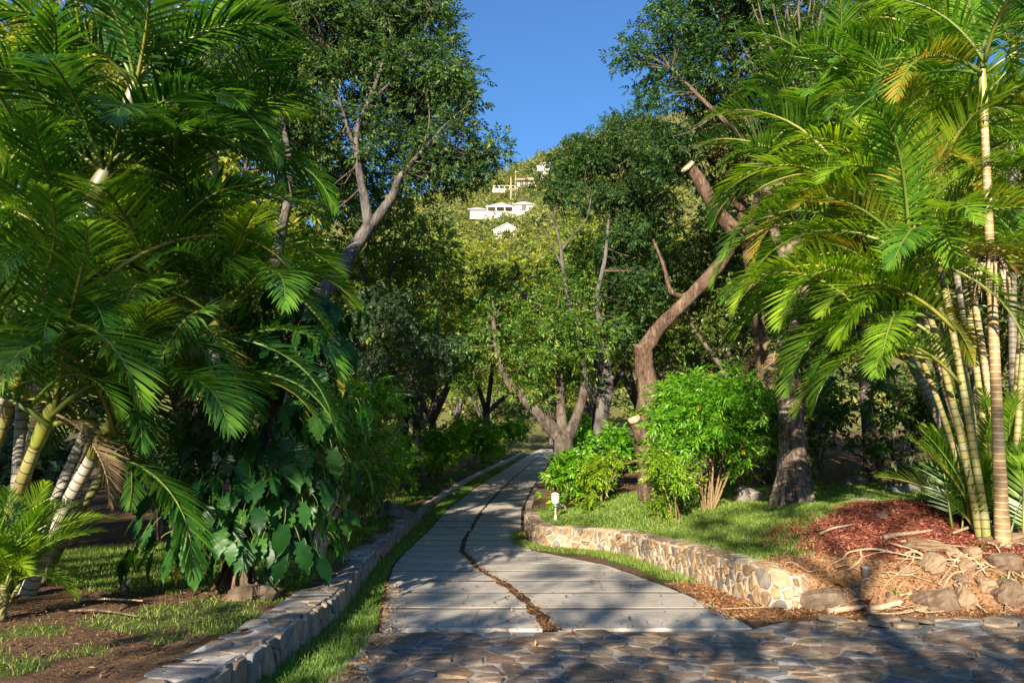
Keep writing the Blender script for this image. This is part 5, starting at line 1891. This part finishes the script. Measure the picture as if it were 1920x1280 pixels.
def house_long():
    b = H1.copy()
    root = palm_root('house', 'long white hillside house with verandah and gabled right end', b, 'house')
    part('wall', root, M['house_white'], [(3.2, 8.0, -1, 7, -1.6, 2.7)])
    part('verandah_wall', root, M['house_shade_tan'], [(-8.0, 3.18, 2.2, 7, -1.5, 2.3)])
    mb = MB()
    hip_roof(mb, 3.2, 8.0, -1, 7, 2.72, 2.3)
    link('roof', mb.mesh('roof', M['house_roof']), root)
    mb = MB()
    hip_roof(mb, -4.0, 3.0, -.2, 7, 2.3, 2.5)
    link('roof', mb.mesh('roof', M['house_roof']), root)
    mb = MB()
    hip_roof(mb, -9.0, -4.8, .4, 6, 1.9, 1.5, .3)
    link('roof', mb.mesh('roof', M['house_roof']), root)
    part('terrace', root, M['house_white'], [(-8.6, 3.18, -.8, 2.2, -1.2, .1)])
    part('balustrade', root, M['house_white'], [(-8.6, 3.18, -.85, -.7, .12, .9)])
    for x in (-4.0, -1.7, .6, 2.8):
        part('column', root, M['house_white'], [(x - .14, x + .14, -.6, -.3, .9, 2.28)])
    for x in (-3.0, -.6, 1.7):
        w = part('window', root, M['glass'], [(x - .75, x + .75, 2.1, 2.19, .5, 2.2)])
        part('frame', w, M['house_white'], [(x - .05, x + .05, 2.05, 2.1, .5, 2.2), (x - .85, x + .85, 2.04, 2.1, 2.2, 2.3)])
    for x in (-7.2, -5.8):
        part('window', root, M['house_shade_tan'], [(x - .5, x + .5, 2.1, 2.19, .3, 1.6)])
    w = part('window', root, M['glass'], [(5.2, 6.2, -1.08, -1.01, .9, 2.3)])
    part('frame', w, M['house_white'], [(5.67, 5.73, -1.12, -1.085, .9, 2.3)])


def house_small():
    b = H2.copy()
    root = palm_root('house', 'small white gable wall of a lower house half hidden by trees', b, 'house')
    mb = MB()
    V = [(-1.6, 0, -4), (4.0, 0, -4), (4.0, 0, 1.6), (1.6, 0, 3.0), (-1.6, 0, 1.4), (-1.6, 7, -4), (4.0, 7, -4), (4.0, 7, 1.6), (1.6, 7, 3.0), (-1.6, 7, 1.4)]
    F = [(0, 1, 2), (0, 2, 3), (0, 3, 4), (5, 7, 6), (5, 8, 7), (5, 9, 8), (0, 4, 9), (0, 9, 5), (1, 6, 7), (1, 7, 2)]
    mb.add(V, F)
    link('wall', mb.mesh('wall', M['house_white']), root)
    mb = MB()
    mb.add([(-2.0, -.3, 1.3), (1.6, -.3, 3.15), (4.4, -.3, 1.5), (-2.0, 7.3, 1.3), (1.6, 7.3, 3.15), (4.4, 7.3, 1.5), (-2.0, -.3, 1.15), (1.6, -.3, 3.03), (4.4, -.3, 1.35)],
           [(0, 1, 4), (0, 4, 3), (1, 2, 5), (1, 5, 4), (6, 7, 1), (6, 1, 0), (7, 8, 2), (7, 2, 1)])
    link('roof', mb.mesh('roof', M['house_roof']), root)


def house_top():
    b = H3.copy()
    root = palm_root('house', 'white villa with a long terrace wall and reddish roof near the hilltop', b, 'house')
    part('wall', root, M['house_white'], [(-2.5, 6.0, 1, 7, -1.6, 2.7)])
    mb = MB()
    hip_roof(mb, -2.5, 6.0, .4, 7, 2.75, 2.0)
    link('roof', mb.mesh('roof', M['roof_red']), root)
    part('terrace', root, M['house_white'], [(-10, -2.6, 1.6, 4, -.9, .4)])
    for x in (-9.6, -8, -6.4, -4.8, -3.2):
        part('railing_post', root, M['house_white'], [(x - .08, x + .08, 1.65, 1.8, .42, 1.3)])
    part('railing', root, M['house_white'], [(-9.9, -2.7, 1.68, 1.76, 1.3, 1.4)])
    for x in (-1.2, .4, 2.0, 3.6):
        w = part('window', root, M['glass'], [(x - .45, x + .45, .92, .99, .8, 2.2)])
        part('frame', w, M['house_white'], [(x - .03, x + .03, .88, .915, .8, 2.2)])
    c = at(1026, 326, 224)
    root = palm_root('house', 'narrow pale tower house at the right of the hilltop villa', c, 'house')
    part('wall', root, M['house_white'], [(-1.8, 2.2, 0, 4, -3, 3.4)])
    part('wing', root, M['house_white'], [(-3.2, -1.85, .8, 3.4, 1.2, 3.2)])
    mb = MB()
    hip_roof(mb, -1.8, 2.2, 0, 4, 3.42, 1.5, .4)
    link('roof', mb.mesh('roof', M['house_roof']), root)
    part('window', root, M['glass'], [(-.5, .6, -.08, -.01, 1.8, 3.0)])
    for k, (px, py0, py1, Y, lab) in enumerate([(957, 371, 332, 196, 'slender pale palm on the hillside above the long white house')]):
        q = at(px, py0 + 6, Y)
        hp = palm_root('hill_palm', lab, q, 'palm')
        mb = MB()
        hgt = at(px, py1, Y)[2] - q[2]
        mb.tube([(0, 0, -1), (.2, 0, hgt * .5), (.1, 0, hgt)], [.28, .22, .18], 7, 3)
        link('stem', mb.mesh('stem', M['bark_pale']), hp)
        r = np.random.default_rng(3)
        for j in range(11):
            frond(hp, (.1, 0, hgt), j * 2.4, r.choice(['high', 'mid', 'out']), 3.2, 'palm_yellow', 0, r)
    q = at(967, 345, 208)
    mb = MB()
    mb.tube([(0, 0, -4), (0, 0, 4.5)], [.14, .1], 7, 1)
    mb.box(-.9, .9, -.06, .06, 3.7, 3.85)
    link('utility_pole', mb.mesh('utility_pole', M['bark_pale']), loc=q, label='thin utility pole beside the terrace of the hilltop villa', cat='pole')


house_long()
house_small()
house_top()


# ------------------------------------------------------------------ path lamps
def lathe(mb, prof, sides=16, mi=0):
    a = np.linspace(0, 2 * math.pi, sides, endpoint=False)
    V = np.array([(rr * math.cos(t), rr * math.sin(t), z) for rr, z in prof for t in a])
    F = []
    for i in range(len(prof) - 1):
        for j in range(sides):
            k = (j + 1) % sides
            F.append((i * sides + j, i * sides + k, (i + 1) * sides + k, (i + 1) * sides + j))
    mb.add(V, F, mi, True)


def path_lamp(x, y, label, mat, s=1.0, tape=True):
    root = palm_root('path_lamp', label, (x, y, tz(x, y)), 'lamp')
    root.scale = (s * .85, s * .85, s * .92)
    mb = MB()
    lathe(mb, [(0, -.1), (.045, -.1), (.04, .1), (.036, .13), (0, .13)])
    link('base', mb.mesh('base', mat), root)
    mb = MB()
    lathe(mb, [(0, .12), (.018, .12), (.018, .43), (0, .43)], 12)
    post = link('post', mb.mesh('post', mat), root)
    if tape:
        mb = MB()
        lathe(mb, [(.0, .29), (.024, .29), (.025, .34), (0, .34)], 12)
        link('tape', mb.mesh('tape', M['tape_blue']), post)
    mb = MB()
    lathe(mb, [(0, .66), (.04, .655), (.115, .615), (.12, .6), (.0, .6)], 20)
    link('cap', mb.mesh('cap', mat), root)
    for k, (z, rr) in enumerate([(.575, .115), (.525, .115), (.475, .105), (.435, .085)]):
        mb = MB()
        lathe(mb, [(.03, z), (rr * .92, z), (rr, z - .012), (rr * .96, z - .034), (.03, z - .034)], 20)
        link('louvre', mb.mesh('louvre', mat), root)
    mb = MB()
    lathe(mb, [(.045, .42), (.045, .6)], 12)
    link('lens', mb.mesh('lens', M['lamp_dark']), root)


p = at(1041, 958, 17)
path_lamp(float(p[0]), 16.9, 'small off-white louvred path lamp with blue tape on the right lawn', M['lamp_white'])
path_lamp(-2.98, 18.3, 'dark thin path lamp behind the left wall', M['lamp_dark'], .95, False)


# ------------------------------------------------------------------ rocks, roots, litter of the right bank
def rock(name, label, x, y, sx, sy, sz, seed, mat=None, group=None, zoff=0.0, rz=0.0):
    r = np.random.default_rng(seed)
    n, m = 15, 11
    V, F = [], []
    ph = r.uniform(0, 6, 8)
    for i in range(m):
        la = -math.pi / 2 + math.pi * i / (m - 1)
        for j in range(n):
            lo = 2 * math.pi * j / n
            d = np.array((math.cos(la) * math.cos(lo), math.cos(la) * math.sin(lo), math.sin(la)))
            d = np.sign(d) * np.abs(d) ** .75
            k = (1 + .17 * math.sin(3 * d[0] + ph[0]) * math.sin(2.5 * d[1] + ph[1]) + .12 * math.sin(4 * d[2] + 3 * d[0] + ph[2])
                 + .06 * math.sin(9 * d[0] + ph[3]) * math.sin(8 * d[2] + ph[4]) + .05 * math.sin(11 * d[1] + 7 * d[2] + ph[5]) + r.normal(0, .018))
            V.append(d * k * (sx, sy, sz))
    for i in range(m - 1):
        for j in range(n):
            j2 = (j + 1) % n
            F.append((i * n + j, i * n + j2, (i + 1) * n + j2, (i + 1) * n + j))
    mb = MB()
    mb.add(V, F, 0, False)
    return link(name, mb.mesh(name, mat or M['rock']), None, (x, y, tz(x, y) + sz * .12 + zoff), (r.normal(0, .12), r.normal(0, .12), rz), None, None, label, 'rock', group)


rock('rock', 'large pale tan boulder at the foot of the right bank', 4.72, 8.72, .23, .15, .15, 1)
rock('rock', 'smaller tan rock leaning against the right side of the large tan boulder', 5.08, 8.78, .12, .12, .13, 2)
rock('rock', 'grey-tan rock at the bank foot, right of the dark hollow', 5.62, 8.85, .17, .13, .17, 3)
rock('rock', 'long flat brown rock capping the dark hollow of the right bank', 5.05, 9.38, .26, .13, .06, 4)
rock('rock', 'rounded ochre rock under the flat brown rock in the bank', 4.95, 9.12, .16, .12, .12, 5)
rock('rock', 'ochre rock beside the small fern on the bank', 5.85, 9.2, .2, .14, .12, 6)
rock('rock', 'flat pale rock at the top of the bank near the mulch edge', 6.15, 9.6, .28, .18, .07, 7)
rock('rock', 'grey stone block at the right edge of the bank foot', 6.25, 8.75, .3, .14, .1, 8, M['rock_grey'])
rock('rock', 'tan rock between the end of the stone wall and the pipe stub', 3.55, 8.95, .24, .18, .19, 9)
G7 = 'small stones of the right bank'
for k, (x, y, s) in enumerate([(5.2, 9.0, .09), (5.35, 9.15, .1), (5.45, 8.95, .11), (5.3, 9.3, .09), (5.55, 9.3, .1), (4.6, 9.1, .07), (4.3, 8.8, .08), (4.05, 8.75, .07), (5.9, 8.95, .08), (4.5, 8.62, .06), (3.95, 8.68, .07)]):
    rock('rock', 'small brown stone in the right bank', x, y, s, s * .85, s * .8, 20 + k, None, G7)
rock('rock', 'dark grey boulder in the shade left of the rough trunk', 4.9, 15.9, .32, .25, .24, 40, M['rock_grey'])
rock('rock', 'flat grey stone lying in the right lawn', 6.3, 13.6, .3, .2, .07, 41, M['rock_grey'])
rock('rock', 'brown rock at the foot of the climbing plant beside the left wall', -2.62, 7.85, .24, .17, .12, 42)
rock('rock', 'dark lava-like rock beside the left wall, near the dark path lamp', -3.0, 19.9, .45, .35, .26, 43, M['rock_grey'])
rock('rock', 'small stone at the upper mulch edge on the right lawn', 5.0, 10.4, .1, .08, .06, 44)
for k, (px, Y) in enumerate([(1600, 19.0), (1660, 19.5), (1720, 18.5), (1690, 16.0)]):
    q = ground_at(px, Y)
    rock('rock', 'grey stone at the dark back edge of the right lawn', q[0], q[1], .35, .25, .14, 50 + k, M['rock_grey'], 'stones at the back of the right lawn')


def stick(name, label, pts, r0, r1, mat, cat, seed=0, group=None, lift=.03):
    P = np.array([(x, y, tz(x, y) + lift + dz) for (x, y, dz) in pts])
    mb = MB()
    n = len(P)
    mb.tube(P - P[0], np.linspace(r0, r1, n), 7, 4, 0, .1, seed)
    link(name, mb.mesh(name, mat), None, P[0], None, None, None, label, cat, group)


stick('dead_branch', 'pale dead branch lying on the red mulch', [(4.62, 9.55, .02), (4.85, 9.68, .03), (5.15, 9.85, .02), (5.45, 9.95, .02)], .032, .016, M['root'], 'branch', 1)
stick('dead_branch', 'long pale stick running into the right edge across the mulch', [(5.65, 9.85, .02), (5.95, 10.0, .04), (6.5, 10.2, .03), (7.2, 10.4, .02)], .016, .03, M['root'], 'branch', 2)
stick('dead_branch', 'thin pale stick at the left end of the mulch', [(4.0, 10.0, .01), (4.2, 10.05, .02), (4.5, 10.1, .01)], .02, .012, M['root'], 'branch', 3)
stick('dead_branch', 'short white branch piece at the bank foot', [(3.95, 8.62, .0), (4.15, 8.66, .03), (4.35, 8.7, .02)], .04, .025, M['cut_wood'], 'branch', 4)
stick('dead_branch', 'bleached branch at the end of the stone wall', [(3.45, 8.55, .0), (3.7, 8.62, .02), (3.95, 8.7, .03)], .04, .02, M['cut_wood'], 'branch', 5)
rr_ = np.random.default_rng(17)
roots = palm_root('exposed_roots', 'tangle of exposed tan roots running down the right bank', (4.8, 9.0, tz(4.8, 9.0)), 'roots')
for k in range(70):
    x0 = rr_.uniform(3.6, 7.4)
    y0 = rr_.uniform(8.75, 9.5)
    dx, dy = rr_.normal(-.35, .5), rr_.uniform(-.55, .05)
    pts = []
    for u in np.linspace(0, 1, 5):
        x, y = x0 + dx * u + rr_.normal(0, .04), max(8.42, y0 + dy * u + rr_.normal(0, .03))
        pts.append(np.array((x, y, tz(x, y) + .02 + rr_.uniform(0, .05))) - np.array((4.8, 9.0, tz(4.8, 9.0))))
    w = rr_.uniform(.006, .02)
    mb = MB()
    mb.tube(pts, np.linspace(w, w * .4, 5), 5, 3, 0, .1, k)
    link('root', mb.mesh('root', M['root']), roots)

q = (4.13, 9.08)
mb = MB()
lathe(mb, [(0, -.1), (.045, -.1), (.045, .09), (.052, .095), (.052, .125), (.04, .13), (.0, .12)], 14)
link('pipe_stub', mb.mesh('pipe_stub', M['plastic_grey']), None, (q[0], q[1], tz(*q)), (.1, .12, 0), None, None, 'short grey pipe stub standing in the bank at the mulch edge', 'pipe')
mb = MB()
mb.add([(-.05, 0, 0), (.05, .01, .01), (.055, .06, .05), (-.045, .05, .045), (0, .02, .035)], [(0, 1, 4), (1, 2, 4), (2, 3, 4), (3, 0, 4), (0, 3, 1), (1, 3, 2)])
link('litter_scrap', mb.mesh('litter_scrap', M['tape_blue']), None, (6.02, 9.0, tz(6.02, 9.0) + .04), None, None, None, 'small scrap of blue plastic on the right bank', 'litter')
for k, (x, y, lab) in enumerate([(3.85, 8.98, 'big curled red leaf below the mulch edge'), (3.98, 8.72, 'big red-orange leaf at the foot of the bank, below the pipe stub')]):
    V, F = leaf_quad(.2, .14, .5, .25)
    mb = MB()
    mb.add(V, F)
    link('fallen_leaf', mb.mesh('fallen_leaf', M['leaf_autumn'] if False else M['leaf_litter']), None, (x, y, tz(x, y) + .05), (.8, .3, 2.0 + k), None, None, lab, 'leaf')
blade_plant('fern', 'small green fern growing among the bank rocks', 5.72, 9.02, 12, .26, .03, M['leaf_elder'], 61)
blade_plant('weed', 'tiny yellow-green weed beside the large tan boulder', 4.36, 8.85, 9, .2, .03, M['leaf_lime'], 62)
blade_plant('weed', 'small green weed on the mulch above the bank rocks', 5.75, 9.5, 9, .16, .03, M['leaf_elder'], 63)
# small dark red stub of unknown kind on the left lawn edge, not a lamp
p = at(233, 1100, 8.1)
mb = MB()
lathe(mb, [(0, -.05), (.055, -.05), (.05, .05), (.03, .11), (0, .12)], 10)
st = link('reddish_stub', mb.mesh('reddish_stub', M['bark_brown']), None, (p[0], p[1], tz(p[0], p[1])), None, None, None, 'small dark reddish stub with a white tip at the edge of the left lawn', 'stub')
mb = MB()
mb.tube([(.02, 0, .09), (.06, 0, .15)], [.022, .012], 8, 1)
link('tip', mb.mesh('tip', M['lamp_white']), st)
stick('dead_branch', 'thin dark stick lying in the soil at the lower left', [(-3.9, 6.9, 0), (-3.6, 6.85, .02), (-3.2, 6.7, .01)], .014, .008, M['bark_brown'], 'branch', 9)
stick('dead_branch', 'pale twig on the soil below the young palm, lower left', [(-4.2, 7.5, 0), (-3.9, 7.45, .02), (-3.5, 7.4, .01)], .014, .008, M['root'], 'branch', 10)


# ------------------------------------------------------------------ grass, mulch, fallen leaves
def scatter_region(n, x0, x1, y0, y1, r, power=1.0):
    x = r.uniform(x0, x1, n)
    u = r.uniform(0, 1, n) ** power
    return x, y0 + (y1 - y0) * u


def grass_object(name, label, x, y, h, r, wscale=1.0):
    m = r.uniform(0, 1, len(x)) < lawn_mask(x, y)
    x, y = x[m], y[m]
    z = terrain(x, y) - .012
    sc = np.clip(y / 9.0, .8, 3.0)
    hh = h * r.uniform(.5, 1.35, len(x)) * sc ** .35
    w = .0045 * wscale * sc * r.uniform(.8, 1.3, len(x))
    a = r.uniform(0, 6.283, len(x))
    ln = r.normal(0, .45, (len(x), 2)) * hh[:, None]
    ca, sa = np.cos(a) * w, np.sin(a) * w
    V = np.empty((len(x), 5, 3))
    V[:, 0] = np.stack([x - ca, y - sa, z], -1)
    V[:, 1] = np.stack([x + ca, y + sa, z], -1)
    V[:, 2] = np.stack([x - ca * .7 + ln[:, 0] * .4, y - sa * .7 + ln[:, 1] * .4, z + hh * .6], -1)
    V[:, 3] = np.stack([x + ca * .7 + ln[:, 0] * .4, y + sa * .7 + ln[:, 1] * .4, z + hh * .6], -1)
    V[:, 4] = np.stack([x + ln[:, 0], y + ln[:, 1], z + hh], -1)
    t3 = np.array([(0, 1, 3), (0, 3, 2), (2, 3, 4)])
    F = (t3[None] + (np.arange(len(x)) * 5)[:, None, None]).reshape(-1, 3)
    link(name, mesh_tris(name, V.reshape(-1, 3), F, M['grass']), kind='stuff', label=label, cat='grass')


r = np.random.default_rng(101)
xs, ys = [], []
for (a, b_, c, d, n) in [(1.9, 7.5, 9.0, 14, 52000), (.4, 9, 14, 20, 42000), (.5, 10, 20, 30, 14000)]:
    x, y = scatter_region(n, a, b_, c, d, r)
    m = inside(RPOLY, x, y)
    xs.append(x[m]); ys.append(y[m])
grass_object('lawn_grass', 'short green lawn behind the curved right wall', np.concatenate(xs), np.concatenate(ys), .055, r)
xs, ys = [], []
for (a, b_, c, d, n) in [(-7, -2.1, 4.8, 9.2, 26000), (-9, -2.3, 8.8, 14, 42000), (-9, -2.4, 14, 24, 16000)]:
    x, y = scatter_region(n, a, b_, c, d, r)
    m = x < x_wall(y) - .4
    xs.append(x[m]); ys.append(y[m])
grass_object('lawn_grass', 'shaded green lawn and grass tufts behind the left wall', np.concatenate(xs), np.concatenate(ys), .055, r)
yy = 4.6 + r.uniform(0, 1, 34000) ** 1.5 * 40
lo, hi = x_wall(yy) + .0, x_left(np.clip(yy, 2, 100)) + .02
hi = np.where(yy < 7.4, lo + .62 - .1 * (7.4 - yy) * .5 + r.normal(0, .07, len(yy)), hi)
xx = lo + (hi - lo) * r.uniform(0, 1, len(yy))
grass_object('grass_strip', 'strip of grass between the left wall and the concrete slabs', xx, yy, .07, r)
s_ = r.uniform(0, 1, 9000)
PW = catmull(RW, 5)
iw = r.integers(8, len(PW) - 1, 9000)
off = np.abs(r.normal(.05, .14, 9000)) + .02
px_, py_ = PW[iw, 0] - off + r.normal(0, .05, 9000), PW[iw, 1] - off * .5 + r.normal(0, .1, 9000)
m = ~inside(RPOLY, px_, py_)
grass_object('grass_strip', 'ragged grass at the foot of the curved right wall', px_[m], py_[m], .08, r)


def flakes(name, label, x, y, L, W, mat, r, lift=.012, flat=.35, kind='stuff', cat='leaves', zf=None):
    z = (terrain(x, y) if zf is None else zf(x, y)) + lift + r.uniform(0, .012, len(x))
    V0, F0 = leaf_quad(1, 1, .35, .12)
    V0 = V0 - (0, .5, 0)
    D = norm(np.stack([r.normal(0, 1, len(x)), r.normal(0, 1, len(x)), r.normal(0, flat, len(x))], -1))
    R = rot_to(D, r.normal(0, flat, len(x)))
    S = np.stack([W * r.uniform(.6, 1.3, len(x)), L * r.uniform(.6, 1.4, len(x)), W * np.ones(len(x))], -1)
    V = np.einsum('nij,nkj->nki', R, V0[None] * S[:, None]) + np.stack([x, y, z], -1)[:, None]
    F = F0[None] + (np.arange(len(x)) * 4)[:, None, None]
    link(name, mesh_tris(name, V.reshape(-1, 3), F.reshape(-1, 3), mat), kind=kind, label=label, cat=cat)


x, y = r.uniform(3.4, 10, 42000), r.uniform(8.6, 12.2, 42000)
m = r.uniform(0, 1, len(x)) < mulch_mask(x, y)
flakes('mulch', 'red-brown bark mulch under the right palms', x[m], y[m], .075, .022, M['mulch'], r, .012, .4, cat='mulch')
x, y = r.uniform(2.0, 8.5, 16000), r.uniform(8.2, 10.8, 16000)
m = (r.uniform(0, 1, len(x)) < litter_mask(x, y) * .8)
flakes('leaf_litter', 'dry orange-brown fallen leaves along the bank and the right wall foot', x[m], y[m], .045, .02, M['leaf_litter'], r, .015, .6)
x, y = r.uniform(-7.5, -2.3, 6500), r.uniform(4.8, 9.2, 6500)
m = (r.uniform(0, 1, len(x)) < (1 - lawn_mask(x, y)) * .75) & (x < x_wall(y) - .42)
flakes('leaf_litter', 'brown bark scraps and dead leaves on the soil behind the left wall', x[m], y[m], .045, .016, M['bark_chips'], r, .008, .35)
yy = 7.7 + r.uniform(0, 1, 1500) ** 1.8 * 8
x = x_mid(yy) + r.normal(0, .06, 1500) * np.interp(yy, [7.7, 11, 16], [1.25, .9, .6])
flakes('leaf_litter', 'dry leaves gathered in the middle joint of the driveway', x, yy, .034, .016, M['leaf_litter'], r, .006, .4)
yy = 4.8 + r.uniform(0, 1, 500) * 6
x = np.where(yy < 7.6, x_wall(yy) + .62, x_left(yy)) + np.abs(r.normal(0, .10, 500)) - .02
flakes('leaf_litter', 'fallen reddish leaves along the left edge of the slabs and cobbles', x, yy, .045, .02, M['leaf_litter'], r, .03, .5, zf=lambda x, y: road_z(y))
x, y = r.uniform(-1.5, 2.6, 150), 7.7 + r.uniform(0, 1, 150) ** 1.6 * 14
m = (x > x_left(y)) & (x < x_right(y))
flakes('leaf_litter', 'scattered fallen leaves lying on the concrete slabs', x[m], y[m], .055, .03, M['leaf_litter'], r, .034, .3, zf=lambda x, y: road_z(y))
x, y = r.uniform(-1.4, 6.0, 160), r.uniform(5.2, 8.0, 160)
flakes('leaf_litter', 'scattered fallen leaves lying on the cobbles', x, y, .05, .028, M['leaf_litter'], r, .035, .3, zf=lambda x, y: road_z(y) * 0)

ORD = ['leftmost', 'second from the left', 'third from the left', 'fourth from the left', 'fifth from the left', 'sixth from the left', 'seventh from the left',
       'eighth from the left', 'ninth from the left', 'tenth from the left', 'eleventh from the left', 'twelfth from the left', 'thirteenth from the left', 'fourteenth from the left',
       'fifteenth from the left', 'sixteenth from the left', 'rightmost']
members = {}
for o in scene.objects:
    if o.parent is None and 'group' in o and o.get('group') != G3:
        members.setdefault((o['group'], o['label']), []).append(o)
for (g_, l_), os_ in members.items():                      # alike things are told apart by their order across the view
    if 1 < len(os_) <= len(ORD):
        os_.sort(key=lambda o: o.location.x / max(o.location.y, 1))
        for k, o in enumerate(os_):
            o['label'] = l_ + ', ' + ('rightmost' if k == len(os_) - 1 else ORD[k])
